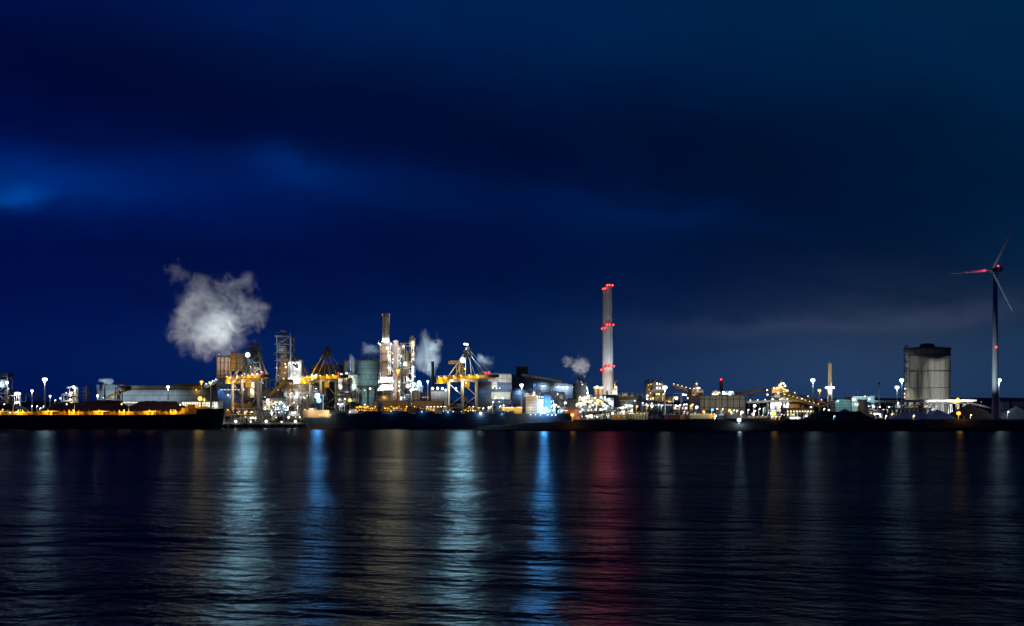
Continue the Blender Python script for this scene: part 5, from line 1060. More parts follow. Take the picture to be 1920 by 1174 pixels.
t = unit('small white-lit roof plant on the left end of the grey store roof', 1336, 1347, 737, 1135, 8, 73, 'steel_white', levels=2, vessels=3, pipes=6, lk=(('warm', 3),), lpow=500, base=PZ(742, 1135), lpts=[(1338, 738.5, 'warm', 1.2, 1200), (1344.5, 738, 'warm', 1.3, 1500), (1342, 733.5, 'warm', .7, 600)])
t = unit('white-lit roof plant on the middle of the grey store roof', 1354, 1375, 737, 1140, 8, 74, 'steel_white', levels=2, vessels=4, pipes=8, lk=(('cool', 3),), lpow=500, base=PZ(742, 1140), lpts=[(1349, 736, 'white', 1.0, 600), (1356.5, 736, 'cool', 1.9, 4000), (1370, 736, 'cool', 2.0, 4000), (1363, 738, 'white', .7, 600)])
t = stack('stack', 'black stack topped with a single red light behind the grey store', 1352, 6.5, 711, 1215, 'steel_dark', taper=.98, rim=False)
lamp(t, 1352, 711.5, 1211.5, 'red', 1.5, 1500, 'warning_light')
conveyor('dark conveyor bridge rising right from the grey store to the transfer tower', (1374, 741), (1442, 733), 1150, 2.6, 5, 'rust', 0, truss=False, lampk='white', nl=0)
t = thing('conveyor_trestle', 'dark splayed trestle under the conveyor bridge right of the grey store', 'trestle', (PX(1410, 1150), 1150, 5)); D = 1150
m = MB()
for px in (1406, 1414): m.bar((PX(px-2, D), D-2, 5), (PX(px, D), D-2, PZ(738, D)), 1).bar((PX(px+2, D), D+2, 5), (PX(px, D), D+2, PZ(738, D)), 1)
m.bar((PX(1405, D), D, PZ(741, D)), (PX(1415, D), D, PZ(741, D)), 1); m.build('frame', M['steel_dark'], t)
t = unit('dark transfer station full of amber and white lamps, head of the two falling conveyors', 1438, 1480, 733, 1130, 22, 81, 'steel_dark', levels=4, bays=5, vessels=6, pipes=22, lk=(('warm', 7), ('white', 5), ('amber', 4)), lpow=1600, lr=.8, fill=.45, vm='duct_rust',
     lpts=[(1451.5, 728, 'amber', 1.7, 3500), (1457, 728, 'amber', 1.9, 4000), (1467, 726.5, 'amber', 1.4, 2500), (1476, 733, 'amber', 2.0, 5000), (1465, 719, 'white', 1.0, 1500), (1469, 719, 'white', 1.3, 2500), (1472, 723.5, 'white', 1.5, 3000), (1438.5, 731.5, 'white', 1.2, 1500), (1439, 740, 'warm', 1.3, 2000), (1459, 737, 'warm', 1.4, 2500), (1470, 740.5, 'warm', 1.7, 4000)]); D = 1130
MB().box(PX(1449, D), PX(1475, D), D+3, D+16, PZ(737, D), PZ(729, D)).build('drive_house', M['duct_rust'], t); MB().box(PX(1460.5, D), PX(1466.5, D), D+2, D+12, PZ(729, D), PZ(719.5, D)).build('upper_house', M['clad_grey'], t)
MB().box(PX(1452, D), PX(1461.5, D), D-1.6, D-1.0, PZ(745.5, D), PZ(739.5, D)).build('lit_screen', M['glow_window'], t)
m = MB()
for a, b in (((1466, 728), (1480, 735)), ((1480, 735), (1481, 742))): m.bar((PX(a[0], D), D, PZ(a[1], D)), (PX(b[0], D), D, PZ(b[1], D)), 1.1)
for px in (1465.5, 1467.5): m.bar((PX(px, D), D+4, PZ(722, D)), (PX(px, D), D+4, PZ(713, D)), .3)
m.build('chute', M['yellow'], t)
conveyor('upper pale conveyor falling right from the transfer station to the white chimney', (1477, 738), (1552, 758), 1125, 2.0, 3.5, 'steel_pink', 3, truss=False, D1=1085, lampk='warm', nl=3, lp=1500)
conveyor('lower yellow lit conveyor falling right beneath the pale one', (1467, 743.5), (1537, 764), 1095, 2.2, 3.5, 'yellow', 3, truss=False, D1=1040, lampk='amber', nl=9, lp=1100)
conveyor('short pale conveyor climbing right behind the dark mound towards the teal sheds', (1540, 763), (1571, 753), 1050, 1.8, 3, 'steel_pink', 1, truss=False)
t = conveyor('long pale pipe gallery on posts running under the transfer station', (1399, 756.5), (1510, 753.5), 1080, 2.6, 4, 'concrete', 12, truss=False, lampk='white', nl=8, lp=900)
t = unit('white glaring loading hall under the transfer station', 1440, 1508, 754, 1060, 22, 83, 'steel_white', levels=2, bays=9, vessels=5, pipes=20, lk=(('white', 12),), lpow=1600, lr=.9, fill=.4, lpts=[(1413.5, 760.5, 'white', 1.0, 100), (1447, 758.5, 'white', 1.6, 4000), (1457, 757.5, 'white', 1.9, 6000), (1463.5, 758, 'white', 1.7, 5000), (1477, 758, 'white', 1.8, 5000), (1451, 759, 'white', 1.1, 2000)])
building('orange_box_shed', 'rust orange shed behind the lower falling conveyor', 'shed', 1482, 1507, 758, 1070, 14, 'orange_paint')
for px, py, r in ((1413.5, 760.5, 2.1), (1410, 775, .8), (1402, 768, 1.0), (1445, 762.5, 1.1), (1474.5, 762.5, 1.2), (1431, 765.5, .9), (1423, 766, 1.1), (1496, 766.5, 1.3), (1519, 763, 1.4), (1544.5, 766, 1.0), (1553, 768.5, 1.2), (1414.5, 770, .9)): post(px, py, 960, 'white', 1800, 'white yard lamp post below the long pale pipe gallery', group='yard lamps below the pipe gallery', base=8, r=r*.9)
t = thing('traffic_signal_tower', 'slim green-lit ladder mast left of the fierce orange lamp', 'mast', (PX(1434.5, 940), 940, 8)); D = 940
MB().lattice(PX(1433.2, D), PX(1435.8, D), D, D+1.3, 8, PZ(762.5, D), 8, .2).build('frame', M['steel_dark'], t)
for k in range(4): lamp(t, 1434.5, 764+k*3, D-.5, 'green', .45, 60)
t = building('columned_loading_bay', 'long dark loading bay with white lit columns and lamp rows behind the bank', 'loading bay', 1474, 1527, 767, 930, 18, 'clad_dark', base=8); D = 930
for k in range(9): MB().box(PX(1476+k*6, D), PX(1477.1+k*6, D), D-1.5, D-.8, 8, PZ(769.5, D)).build('column', M['steel_white'], t)
lamps(t, [(1477+k*5.5, 771.3, 'warm', .65, 500) for k in range(9)]+[(1477, 777.5, 'warm', .9, 700), (1487, 777.5, 'warm', .8, 700), (1465, 777.5, 'white', 1.0, 900), (1470, 778, 'white', 1.0, 900), (1511, 780, 'white', 1.3, 1500)], D-2.2)
t = building('glare_canopy', 'low canopy with glaring white strip light just above the dark bank', 'canopy', 1480, 1501, 781.5, 880, 8, 'clad_pale', base=7.6, parapet=.3, windows=[(782, 784.5, 7, 1481, 1500, 'glow_panel')])
lamps(t, [(1484, 784.5, 'white', 1.0, 1200), (1495, 784, 'white', 1.3, 1500), (1489, 784.5, 'white', 1.0, 900)], 878)
post(1450, 774, 835, 'sodium', 1.05e4, 'fierce orange lamp at the bank edge under the transfer station', base=7.6, r=2.3, arm=.1)
for px, k in ((1447, 'warm'), (1454, 'amber'), (1461, 'warm')): post(px, 780.5, 842, k, 900, 'yellow-green lit gate lamp beside the fierce orange lamp under the transfer station', group='gate lamps by the orange lamp', base=7.6, r=1.1)
post(1385.5, 787, 811, 'cool', 2.2e4, 'brilliant blue-white lamp low on the dark bank in front of the yellow tent', base=4, r=2.2, arm=.1); 
for i, (px, py, k, r, D) in enumerate(((1294, 760.5, 'sodium', 1.5, 980), (1297.5, 758, 'warm', 1.1, 990), (1305, 763, 'cool', 1.9, 975), (1318, 771.5, 'sodium', 1.8, 930), (1334, 768, 'blue', 1.5, 940), (1366.5, 769, 'sodium', 1.9, 935), (1389.5, 772.5, 'white', 1.7, 900), (1340.5, 779, 'cool', 1.2, 860))):
    post(px, py, D, k, 4200, ['orange lamp post left of the long grey store', 'small warm lamp post touching the orange one left of the grey store', 'blue-white lamp post at the left foot of the grey store', 'orange lamp post at the left third of the grey store', 'pale blue lamp post right of the orange one before the grey store', 'orange lamp post at the right third of the grey store', 'white lamp post above the brilliant blue-white bank lamp', 'short cool lamp post left of the yellow tent'][i], base=8, r=r)
for px, py in ((1266, 759.5), (1269, 761), (1274, 759), (1282, 758), (1286, 757.5), (1285, 765), (1288, 771), (1289, 772.5), (1264, 764), (1375, 769), (1381, 769.5), (1343.5, 766), (1353.5, 766.5), (1370, 772.5)): post(px, py, 990, 'white', 900, 'small white yard lamp along the foot of the grey store', group='yard lamps along the grey store', base=6, r=.95)
conveyor('low pale pipe gallery along the foot of the long grey store', (1262, 774), (1345, 773), 960, 1.6, 3, 'concrete', 9, truss=False, base=7)
t = thing('tent', 'small pale yellow lit gable tent before the long grey store', 'tent', (PX(1352, 870), 870, 7.6)); D = 870
MB().prism([(PX(1345.5, D), PZ(779, D)), (PX(1352.5, D), PZ(773.3, D)), (PX(1359, D), PZ(779, D))], D, D+12).build('canopy', M['clad_pale'], t); MB().box(PX(1346, D), PX(1358.5, D), D+.5, D+11.5, 7.4, PZ(779.05, D)).build('side_wall', M['clad_dark'], t)
lamp(t, 1352, 772, D-6, 'warm', .25, 1500, fwd=2)
for i, (a, b, y) in enumerate(((1292, 1330, 775), (1330, 1342, 776.5), (1360, 1398, 777), (1400, 1440, 779.5))):
    t = building('quayside_shed', ['pale lit low shed right of the red-brown hut', 'tiny yellow-lit shed left of the yellow tent', 'dark low shed right of the yellow tent', 'low shed with lit openings left of the fierce orange lamp'][i], 'shed', a, b, y, 905, 9, ['tank_green', 'yellow', 'clad_dark', 'clad_dark'][i], base=8.5, parapet=.3, windows=[(y+1.6, y+3, 5, a+1, b-1, 'glow_window')] if i != 2 else None)
    lamps(t, [(a+(b-a)*.3, y-.5, 'warm', .5, 900), (a+(b-a)*.75, y-.5, 'warm', .5, 900)], 902.5)

# ---------------------------------------------------------------- right: white chimney, gas holder, turbine
mast(1524, 711.5, 1000, 'cool', 4.5e4, 'tall floodlight mast between the transfer station and the white-collared chimney', size=1.4, base=8)
mast(1536.5, 731, 1060, 'amber', 7000, 'shorter orange floodlight mast left of the white-collared chimney', size=1.1, base=5, pole='orange_paint')
D = 1150; WC = t = stack('chimney', 'slim pale chimney with a glaring white collar halfway down', 1556, 7.6, 680, D, 'concrete', taper=.93, plats=(728,), base=5)
x = PX(1556, D); MB().lathe((x, D), [(2.9, 5), (2.75, PZ(730, D)), (2.3, PZ(729, D))], 18).build('lower_jacket', M['clad_pale'], t)
m = MB()
for k in range(9): z = PZ(732+k*3.6, D); m.lathe((x, D), [(2.9, z), (3.1, z), (3.1, z+.3), (2.9, z+.3)], 16)
m.build('hoop', M['steel_grey'], t)
for k in range(7):
    a = math.pi+math.pi*k/6*1.0; MB().ball((x+4.2*math.cos(a), D+4.2*math.sin(a), PZ(727, D)), 1.15, 8, 5).build('collar_lamp', M['lamp_white'], t)
light(t, Vector((x-3, D-7, PZ(731, D)))-wpos(t), 'white', 1.4e4, .5); light(t, Vector((x+3, D-7, PZ(723, D)))-wpos(t), 'white', 8000, .5); lamps(t, [(1557, 762, 'amber', 1.3, 2500), (1554, 745, 'warm', .2, 5000)], D-9, fwd=9)
t = building('teal_shed', 'small teal-lit shed with a raised roof box behind the dark round mound', 'shed', 1567, 1595, 751, 1060, 16, 'clad_teal', roof='steel_white', parapet=.5, windows=[(759, 760, 5)]); D = 1060
MB().box(PX(1574, D), PX(1586, D), D+3, D+10, PZ(751, D)+.5, PZ(748.5, D)).build('roof_box', M['clad_teal'], t)
lamps(t, [(1572, 752, 'teal', .2, 3500), (1585, 754, 'teal', .2, 3500), (1604, 758, 'warm', 1.0, 800)], D-9, fwd=4)
t = building('teal_hall', 'larger teal-lit hall with two antennas right of the green silo', 'hall', 1597, 1640, 744.5, 1080, 26, 'clad_teal', roof='steel_white', slope=743.5, parapet=.5); D = 1080
for px, y in ((1604.5, 736), (1612, 733)): MB().cyl((PX(px, D), D+6, PZ(744, D)), (PX(px, D), D+6, PZ(y, D)), .25, n=6).build('antenna', M['steel_grey'], t)
lamps(t, [(1600.5, 749, 'white', 2.0, 7000), (1630, 748, 'cool', 1.3, 6000), (1622, 743, 'warm', .8, 500), (1635, 752, 'teal', .2, 3500), (1615, 752, 'teal', .2, 2500)], D-6, fwd=3)
tank('silo', 'round olive green silo standing before the teal hall', 'silo', 1616.5, 8.3, 750.5, 900, 'tank_green', base=6, dome=.05, roofmat='steel_dark')
D = 892; post(1608, 757, 884, 'warm', 1400, 'shaded warm lamp left of the olive green silo', base=8, r=.4)
unit('rust brown pipe racks right of the olive green silo', 1625, 1655, 759, 930, 16, 91, 'steel_grey', levels=2, vessels=6, pipes=22, lk=(('white', 7), ('warm', 5)), lpow=700, lr=.6, fill=.3, vm='duct_rust', base=7)
pile('slag_heap', 'dark grey rounded slag mound left of the olive green silo', 1583, 70, 762.5, 950, 40, 'slag', seed=21, base=6)
pile('coal_heap', 'black low coal mound in front of the rounded slag mound', 1572, 118, 772, 880, 36, 'coal', seed=22, base=8)
post(1563, 780, 842, 'blue', 2200, 'tiny blue-white lamp on the black coal mound', base=7.6, r=1.0)
t = mast(1648.5, 719, 1040, 'white', 0, 'unlit dark-headed floodlight mast right of the teal hall', size=.9, base=6)
for o in t.children:
    if o.name.startswith('floodlight'): o.data.materials[0] = M['steel_dark']
mast(1682, 725, 1000, 'cool', 1.6e4, 'shorter of the two floodlight masts left of the gas holder', size=1.3, base=6)
mast(1690.5, 711.5, 985, 'cool', 3.2e4, 'taller of the two floodlight masts left of the gas holder', size=1.3, base=6)
for px, py, k in ((1648, 763, 'warm'), (1662, 765.5, 'cool'), (1665.5, 763, 'white'), (1683, 755, 'warm'), (1683.5, 766, 'warm'), (1656, 767, 'white'), (1747, 766, 'white')): post(px, py, 1000, k, 1500, 'low yard lamp before the gas holder', group='yard lamps before the gas holder', base=6, r=1.0)
D = 1180; r = 40.5/F*D; cx = 1738.5; x = PX(cx, D)
t = thing('gas_holder', 'huge grey ribbed cylindrical gas holder at the right, one lit patch low on its left', 'gas holder', (x, D, 5)); zt = PZ(655, D)
m = MB(); n = 22; m.lathe((x, D), [(r, 5), (r, zt)], n*2).build('shell', M['gasholder'] if 'gasholder' in M else M['tank_green'], t)
m = MB()
for k in range(n):
    a = 2*math.pi*k/n+.07; m.bar((x+r*math.cos(a), D+r*math.sin(a), 5), (x+r*math.cos(a), D+r*math.sin(a), zt), .38)
m.build('standard', M['steel_dark'], t)
for y in (667, 697, 728):
    z = PZ(y, D); MB().lathe((x, D), [(r, z-.4), (r+1, z-.4), (r+1, z+.2), (r, z+.2)], n*2).build('walkway_ring', M['steel_dark'], t)
MB().lathe((x, D), [(r+1.1, zt-.5), (r+1.1, zt+.5), (r, zt+.8), (r*.35, zt+2.6), (.1, zt+3)], n*2).build('crown', M['roof_dark'], t)
MB().lathe((x, D), [(8, zt+1), (8, PZ(646.5, D)), (6, PZ(644.5, D)), (.1, PZ(644.2, D))], 24).build('ventilator', M['roof_dark'], t)
m = MB()
for k in range(40):
    a, b = 2*math.pi*k/40, 2*math.pi*(k+1)/40; m.bar((x+r*math.cos(a), D+r*math.sin(a), zt+1.9), (x+r*math.cos(b), D+r*math.sin(b), zt+1.9), .25); m.bar((x+r*math.cos(a), D+r*math.sin(a), zt), (x+r*math.cos(a), D+r*math.sin(a), zt+2), .2)
m.build('rail', M['steel_dark'], t)
MB().lattice(PX(1693.5, D), PX(1698, D), D-8, D-5, 5, PZ(648, D), 22, .35, floors=True).build('stair_tower', M['steel_grey'], t)
MB().cyl((PX(1709.5, D), D-r-.0, 5), (PX(1709.5, D), D-r*.72-1.6, PZ(700, D)), .6, n=8).build('riser', M['steel_dark'], t)
lamps(t, [(1697, 729, 'white', .9, 2500), (1696, 738, 'warm', .9, 2500), (1696, 745, 'warm', .8, 2500), (1699, 753, 'warm', .9, 1500)], D-12)
lamps(t, [(1706, 757, 'warm', .4, 1.5e4)], D-30, fwd=1)
for px, pw in ((1668, 1.8e5), (1715, 1.2e5), (1762, 1.2e5), (1812, 1.8e5)):  # floodlights added in front to brighten the holder shell
    MB().box(PX(px, 1060)-1, PX(px, 1060)+1, 1060, 1061.5, 5, 7.5).build('fill_uplight_case', M['steel_dark'], t)
    light(t, Vector((PX(px, 1060), 1058, 9))-wpos(t), 'white', pw*1.7, .8, spot=(Vector((x, D-r, 52))-Vector((PX(px, 1060), 1058, 9)), math.radians(84)))
conveyor('long brown pipe bridge passing in front of the gas holder', (1640, 754.5), (1830, 753), 1080, 2.0, 4, 'steel_grey', 14, truss=False, base=6)
conveyor('pale straight pipe low in front of the gas holder', (1630, 768), (1748, 767.5), 960, 1.0, 2, 'clad_pale', 14, truss=False, base=6)
t = thing('silver_pipeline', 'silvery pipeline arching from the gas holder down towards the wind turbine', 'pipeline', (PX(1800, 1000), 1000, 6)); D = 1000
pts = [(1735, 760), (1741, 756.5), (1752, 755.5), (1812, 755), (1830, 758.5), (1862, 766.5), (1905, 768)]; m = MB()
for a, b in zip(pts, pts[1:]): m.cyl((PX(a[0], D), D, PZ(a[1], D)), (PX(b[0], D), D, PZ(b[1], D)), 1.1, n=12)
m.build('pipe', M['clad_pale'], t, smooth=True)
for px, y in ((1752, 756), (1772, 756), (1792, 756), (1812, 756), (1838, 761), (1862, 767)): MB().bar((PX(px, D), D, 6), (PX(px, D), D, PZ(y, D)-1), .7).build('support', M['steel_grey'], t)
lamps(t, [(1796, 748.8, 'amber', 1.9, 9000)], D-2); MB().cyl((PX(1796, D), D-2, 6), (PX(1796, D), D-2, PZ(749.5, D)), .25, n=6).build('lamp_pole', M['orange_paint'], t)
lamps(t, [(1760, 751, 'white', .25, 3500), (1780, 751, 'white', .25, 3500), (1840, 754, 'white', .25, 3000), (1740, 755, 'white', .5, 900)], D-12, fwd=1)
post(1797, 774.5, 832, 'sodium', 1.3e4, 'fierce orange lamp on the dark bank before the covered heap', base=7.6, r=2.3, arm=.1)
pile('covered_heap', 'pale sheeted heap with sharp slopes left of the lower fierce orange lamp', 1757, 58, 762, 905, 30, 'tarp', seed=31, base=8, rough=.2)
pile('covered_heap', 'long low pale sheeted heap left of the sharp sheeted heap', 1712, 80, 773, 915, 20, 'tarp', seed=32, base=8, rough=.2)
pile('earth_heap', 'broad brown earth heap between the sheeted heap and the wind turbine', 1818, 92, 757.5, 925, 40, 'ore', seed=33, base=8)
pile('slag_heap', 'pale grey-green heap at the right edge beyond the turbine foot', 1905, 74, 761, 920, 36, 'slag', seed=34, base=8)
for px, py, k in ((1660, 779.5, 'warm'), (1712, 779, 'warm'), (1819, 778, 'warm'), (1889, 771.5, 'cool'), (1861, 771, 'cool')): post(px, py, 862, k, 1800, 'small ground lamp at the top of the dark right-hand bank', group='ground lamps on the right-hand bank', base=7.6, r=.95)
lampy = building('pale_office_row', 'pale low building row at the far right behind the bright mast', 'building', 1878, 1892, 752.5, 1100, 10, 'clad_pale', base=6); building('pale_store_row', 'long pale low store at the right edge of the works', 'building', 1898, 1960, 752.5, 1100, 10, 'clad_grey', base=6)
mast(1872.5, 711.5, 915, 'cool', 5e4, 'floodlight mast standing right behind the wind turbine tower', size=1.4, base=8)
unit('dim dark pipe yard beneath the gas holder', 1660, 1760, 758, 1050, 24, 93, 'steel_dark', levels=2, vessels=10, pipes=40, lk=(('warm', 6), ('white', 3)), lpow=900, lr=.5, fill=.4, vm='clad_dark', base=6)
D = 862; x = PX(1866, D); hz = PZ(506, D)
t = thing('wind_turbine', 'tall grey wind turbine with dark nacelle and red lights at the right edge', 'wind turbine', (x, D, 6))
MB().lathe((x, D), [(2.75, 5), (2.3, 60), (1.75, hz-2.5), (.1, hz-2.5)], 24).build('tower', M['steel_grey'], t, smooth=True)
yaw = math.radians(-152)         # rotor axis, pointing to the hub
ax = Vector((math.cos(yaw), math.sin(yaw), 0)); sd = Vector((-ax.y, ax.x, 0)); up = Vector((0, 0, 1)); c0 = Vector((x, D, hz))
def nb(a0, a1, s, z0, z1, z1b=None):
    z1b = z1 if z1b is None else z1b; m = MB()
    q = [c0+ax*a+sd*b+up*z for a, zt_ in ((a0, z1), (a1, z1b)) for b, z in ((-s, z0), (s, z0), (s, zt_), (-s, zt_))]
    return m.add(q, [(0, 1, 2, 3), (7, 6, 5, 4), (0, 4, 5, 1), (1, 5, 6, 2), (2, 6, 7, 3), (3, 7, 4, 0)])
nb(-5.6, 3.2, 2.0, -2.4, 1.3).build('nacelle', M['steel_grey'], t)
nb(-6.2, -3.2, 2.3, -.6, 3.0).build('cooler', M['steel_dark'], t)
hub = c0+ax*4.4-up*.4; m = MB(); m.cyl(hub-ax*1.2, hub+ax*1.0, 1.5, 1.3, 14).cyl(hub+ax*1.0, hub+ax*2.2, 1.3, .3, 14).build('hub', M['steel_grey'], t, smooth=True)
for k, ang in enumerate((178, 58, 298)):
    a = math.radians(ang); dr = sd*math.cos(a)+up*math.sin(a); pr = ax.cross(dr); m = MB(); secs = []
    for q in range(9):
        f = q/8; ch = (1.1 if q == 0 else 3.0-2.3*f**.8)*.5; th = .5-.42*f; tw = math.radians(24*(1-f)**2)
        cdir = (pr*math.cos(tw)+ax*math.sin(tw)); ndir = (ax*math.cos(tw)-pr*math.sin(tw)); c = hub+dr*(1+40*f)
        secs += [c-cdir*ch, c+ndir*th, c+cdir*ch*.9, c-ndir*th]
    fs = [(q*4+i, q*4+(i+1) % 4, (q+1)*4+(i+1) % 4, (q+1)*4+i) for q in range(8) for i in range(4)]+[(0, 3, 2, 1), (32, 33, 34, 35)]
    m.add(secs, fs).build('blade', M['blade_white'], t)
MB().ball(tuple(c0-ax*4.6+up*3.5-sd*.6), .75, 8, 5).build('warning_light', M['lamp_red'], t)
MB().ball((x-.3, D-2.5, PZ(651, D)), .85, 8, 5).build('warning_light', M['lamp_red'], t)
light(t, (c0-ax*.5+up*3.4)-wpos(t), 'red', 2500, .4, pt=True); light(t, Vector((x-1, D-4.4, PZ(651, D)))-wpos(t), 'red', 150, .3)
light(t, (hub+ax*2.4+up*1.5)-wpos(t), 'red', 2.5e4, .4, spot=(-sd*1.0-up*.06-ax*.05, math.radians(46)))  # red spot added to tint the left blade

MB().box(x-40, x-38.6, D-31, D-29.5, 7, 11.5).build('fill_uplight_case', M['steel_dark'], t)  # floodlight added to light the tower from the left
light(t, Vector((x-39, D-30, 12.6))-wpos(t), 'cool', 2.2e5, .5, spot=((39, 30, 56), math.radians(58)))
MB().box(PX(1556, 1110)-1, PX(1556, 1110)+1, 1110, 1111, 5, 33).build('lamp_stand', M['steel_dark'], WC)  # stand and its spot added to light the slim chimney
light(WC, Vector((PX(1556, 1110), 1110, 34.5))-wpos(WC), 'warm', 9e4, .5, spot=((0, 40, 30), math.radians(60)))
# ---------------------------------------------------------------- trees and scrub on the bank
def tree(px, D, h, w, label, seed, base):
    rd = random.Random(seed); x = PX(px, D); t = thing('small_tree', label, 'tree', (x, D, base), 'scrubby trees on the dark bank')
    m = MB(); m.cyl((x, D, base-.5), (x+.2, D, base+h*.55), .28, .12, 7)
    tips = []
    for k in range(7):
        a = rd.uniform(0, 6.28); z0 = base+h*rd.uniform(.2, .5); e = Vector((x+math.cos(a)*w*rd.uniform(.2, .42), D+math.sin(a)*w*.35, z0+h*rd.uniform(.2, .45))); m.cyl((x, D, z0), e, .1, .04, 5); tips.append(e)
    m.build('trunk', M['bark'], t)
    m = MB()
    cl = [(e, w*rd.uniform(.16, .28)) for e in tips]+[(Vector((x+rd.uniform(-.35, .35)*w, D+rd.uniform(-.3, .3)*w, base+h*rd.uniform(.35, .95))), w*rd.uniform(.12, .24)) for _ in range(7)]
    for c, r in cl:
        for q in range(70):
            d = Vector((rd.gauss(0, 1), rd.gauss(0, 1), rd.gauss(0, .8))); p = c+d.normalized()*r*rd.random()**.4
            s = rd.uniform(.12, .3); u = Vector((rd.gauss(0, 1), rd.gauss(0, 1), rd.gauss(0, 1))).normalized()*s; v = u.orthogonal().normalized()*s
            m.add([p-u, p+v*.7, p+u, p-v*.7], [(0, 1, 2, 3)])
    m.build('crown', M['leaf'], t); return t
for i, (px, D, h, w, lab) in enumerate(((1219, 846, 9, 8, 'dark rounded tree right beside the yellow-lit switchyard'), (1227, 850, 11, 9, 'tallest dark tree between the switchyard and the red-brown hut'), (1235, 846, 8, 8, 'dark bushy tree left of the red-brown hut'), (1241, 844, 5, 5, 'low shrub against the red-brown hut'), (1262, 870, 12, 8, 'thin tree behind the red-brown hut under the bright mast'), (1466, 836, 6, 7, 'dark shrub right of the fierce orange lamp on the bank edge'), (1505, 838, 6, 8, 'dark shrub right of the glaring canopy'), (1524, 838, 5, 8, 'low dark shrub left of the black coal mound'), (1640, 846, 5, 9, 'dark shrub on the bank below the teal hall'))):
    tree(px, D, h, w, lab, 100+i, shore_h(PX(px, D), D)-.2)

# ---------------------------------------------------------------- steam
def steam_mat(name, dens, scale, thr, soft=.25, col=(1, 1, 1), stretch=(1, 1, 1), seed=0.0, lo=1.1, aniso=.1, dist=1.2, edge=1.0, detail=5, warp=1.3):
    """water vapour; density breaks up with noise and thins to nothing before the edge of its envelope"""
    m = bpy.data.materials.new(name); m.use_nodes = True; nt = m.node_tree; nt.nodes.clear(); e = N(nt)
    tc = nt.nodes.new('ShaderNodeTexCoord'); P = tc.outputs['Object']
    n = nt.nodes.new('ShaderNodeVectorMath'); n.operation = 'LENGTH'; nt.links.new(P, n.inputs[0]); r = n.outputs['Value']
    wp = nt.nodes.new('ShaderNodeTexNoise'); wp.inputs['Scale'].default_value = 1.5; wp.inputs['Detail'].default_value = 2; nt.links.new(e.vadd(P, e.comb(seed, seed, seed)), wp.inputs['Vector'])
    sh = nt.nodes.new('ShaderNodeVectorMath'); sh.operation = 'MULTIPLY_ADD'; nt.links.new(wp.outputs['Color'], sh.inputs[0]); sh.inputs[1].default_value = (warp,)*3; sh.inputs[2].default_value = (-warp/2,)*3
    n = nt.nodes.new('ShaderNodeVectorMath'); n.operation = 'LENGTH'; nt.links.new(e.vadd(P, sh.outputs[0]), n.inputs[0]); rw = e.m('MULTIPLY', n.outputs['Value'], 1.2)
    mp = nt.nodes.new('ShaderNodeMapping'); mp.inputs['Location'].default_value = (seed, seed*1.7, -seed); mp.inputs['Scale'].default_value = stretch; nt.links.new(P, mp.inputs[0])
    big = e.noise(mp.outputs[0], lo, 2, .5, .2); fine = e.noise(mp.outputs[0], scale, detail, .62, dist)
    shape = e.m('SUBTRACT', 1.0, e.m('POWER', rw, 2.2))                       # 1 in the middle, 0 at the envelope
    f = e.m('ADD', e.m('MULTIPLY', e.m('SUBTRACT', big, .5), 1.7*edge), e.m('MULTIPLY', e.m('SUBTRACT', fine, .5), 1.9*edge))
    d = e.m('SUBTRACT', e.m('ADD', shape, f), thr)
    d = e.m('MULTIPLY', e.m('MULTIPLY', d, 1/soft, clamp=True), e.m('MULTIPLY', e.m('SUBTRACT', 1.0, r), 6.0, clamp=True))
    d = e.m('MULTIPLY', d, e.m('MULTIPLY_ADD', fine, 2.4, -.45, clamp=True))
    pv = nt.nodes.new('ShaderNodeVolumePrincipled'); pv.inputs['Color'].default_value = (*col, 1); pv.inputs['Anisotropy'].default_value = aniso
    nt.links.new(e.m('MULTIPLY', d, dens), pv.inputs['Density']); out = nt.nodes.new('ShaderNodeOutputMaterial'); nt.links.new(pv.outputs[0], out.inputs['Volume'])
    return m
def steam(label, px, py, wpx, hpx, D, dp, tilt=0.0, **k):
    a, b = wpx/2/F*D, hpx/2/F*D
    me = bpy.data.meshes.new('steam_cloud'); bm = bmesh.new(); bmesh.ops.create_icosphere(bm, subdivisions=3, radius=1.0); bm.to_mesh(me); bm.free()
    o = bpy.data.objects.new('steam_cloud', me); C.objects.link(o); o.location = (PX(px, D), D, PZ(py, D)); o.scale = (a, dp, b); o.rotation_euler = (0, tilt, 0)
    me.materials.append(steam_mat('steam', **k)); tag(o, label, 'steam cloud', 'steam clouds over the works'); return o
steam('great pale steam cloud hanging over the brown silos at left', 408, 592, 222, 215, 1330, 52, dens=.034, scale=3.0, thr=.30, soft=.95, seed=3.3, lo=1.8, edge=1.0, dist=2.4, warp=1.8, detail=9)
steam('faint wisp curling up from the upper left of the great steam cloud', 333, 512, 64, 76, 1330, 12, tilt=-.6, dens=.022, scale=2.5, thr=.45, soft=.6, seed=8.3, edge=.7)
steam('tall drifting steam curtain wrapped round the black slender stack', 799, 664, 72, 118, 1290, 18, tilt=.06, dens=.055, scale=1.9, thr=.30, soft=.7, seed=5.1, stretch=(1, 1, .45), edge=.8)
steam('thin steam puff on the head of the black slender stack', 817, 650, 34, 40, 1262, 8, tilt=.4, dens=.12, scale=2.2, thr=.32, soft=.6, seed=6.1, edge=.7)
steam('grey steam drifting behind the blue holder roof', 690, 662, 56, 56, 1345, 14, tilt=-.5, dens=.06, scale=2.0, thr=.35, soft=.7, seed=1.1, edge=.75)
steam('upright steam puff over the narrow pale stack', 660, 682, 30, 44, 1280, 8, dens=.08, scale=2.0, thr=.32, soft=.7, seed=2.7, edge=.7)
steam('leaning steam wisp to the right of the third crane peak', 908, 680, 50, 62, 1300, 10, tilt=-.35, dens=.08, scale=2.0, thr=.36, soft=.7, seed=9.4, stretch=(1, 1, .6), edge=.8)
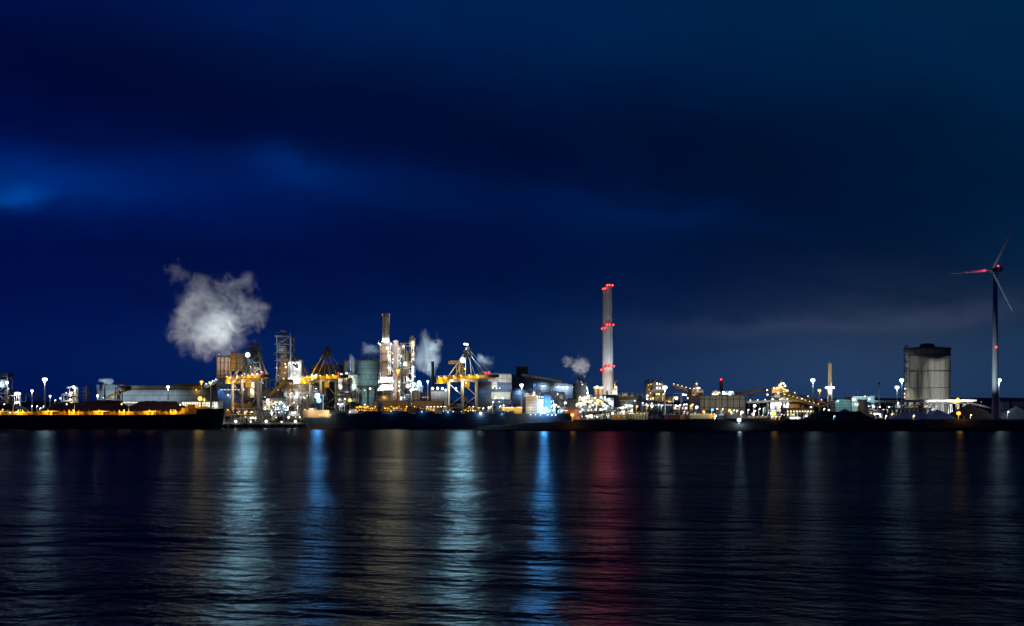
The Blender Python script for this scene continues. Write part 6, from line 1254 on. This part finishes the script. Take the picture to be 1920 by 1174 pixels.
steam('bright curled steam puff over the twin black stacks', 1090, 688, 52, 54, 1285, 12, tilt=.5, dens=.06, scale=2.3, thr=.30, soft=.7, seed=4.4, edge=.8)
steam('fainter left lobe of the curled steam over the twin black stacks', 1068, 679, 38, 34, 1290, 9, tilt=.2, dens=.06, scale=2.2, thr=.32, soft=.7, seed=11.4, edge=.9)
steam('small flat steam puff over the thin stack on the long shed', 197, 714, 40, 18, 1465, 8, dens=.22, scale=1.6, thr=.35, soft=.6, seed=7.7, edge=.6)
steam('thin steam plume above the white roof tower of the capped building', 1308, 712, 22, 36, 1185, 6, dens=.1, scale=1.8, thr=.5, soft=.7, seed=1.9, stretch=(1, 1, .5), edge=.7)
steam('low steam puff left of the coke tower', 1206, 742, 26, 26, 1255, 6, dens=.1, scale=1.8, thr=.45, soft=.7, seed=2.2, edge=.7)
# floodlights added under the plumes to make the steam show
def fill_uplight(label, px, py, D, kind, power, aim, ang=80):
    x, z = PX(px, D), PZ(py, D); t = thing('roof_floodlight', label, 'floodlight', (x, D, z), 'roof floodlights under the steam')
    LMB().box(-1.2, 1.2, -.6, .8, 0, 1.6).build('case', M['steel_dark'], t); LMB().box(-1.0, 1.0, -.5, .7, 1.61, 1.75).build('lens', M['lamp_'+kind], t)
    light(t, (0, 0, 2.6), kind, power, .6, spot=(Vector(aim), math.radians(ang)))
for px, py, D, kind, pw, aim in ((411, 667.5, 1292, 'cool', 2.0e5, (-30, 40, 70)), (431, 667.5, 1292, 'cool', 1.5e5, (10, 40, 60)), (395, 720, 1500-90, 'white', 9e5, (10, -60, 110)), (468, 711, 1225, 'white', 4e5, (-60, 70, 95))):
    fill_uplight('added floodlight aimed up at the great steam cloud', px, py, D, kind, pw, aim, 95)
for px, py, D, kind, pw, aim in ((792, 728, 1262, 'cool', 5e5, (4, 24, 60)), (655, 702, 1290, 'cool', 7e4, (-2, 4, 40)), (205, 722.5, 1440, 'cool', 1.0e5, (-5, 22, 12)), (690, 675, 1322, 'cool', 9e4, (4, 16, 30)), (1090, 719, 1258, 'white', 1.5e5, (-4, 20, 30)), (905, 700, 1352, 'cool', 6e5, (0, -30, 40))):
    fill_uplight('added floodlight aimed up at the drifting steam', px, py, D, kind, pw, aim, 100)

if HAZE:
    hb = MB(); hb.box(-3200, 3200, -400, 6600, -1, 420); hz_ = bpy.data.materials.new('haze'); hz_.use_nodes = True; nt = hz_.node_tree; nt.nodes.clear()
    pv = nt.nodes.new('ShaderNodeVolumePrincipled'); pv.inputs['Color'].default_value = (.85, .92, 1, 1); pv.inputs['Density'].default_value = HAZE; pv.inputs['Anisotropy'].default_value = .75
    o_ = nt.nodes.new('ShaderNodeOutputMaterial'); nt.links.new(pv.outputs[0], o_.inputs['Volume']); hz_.cycles.homogeneous_volume = True
    hz = hb.build('haze', hz_); hz['kind'] = 'stuff'
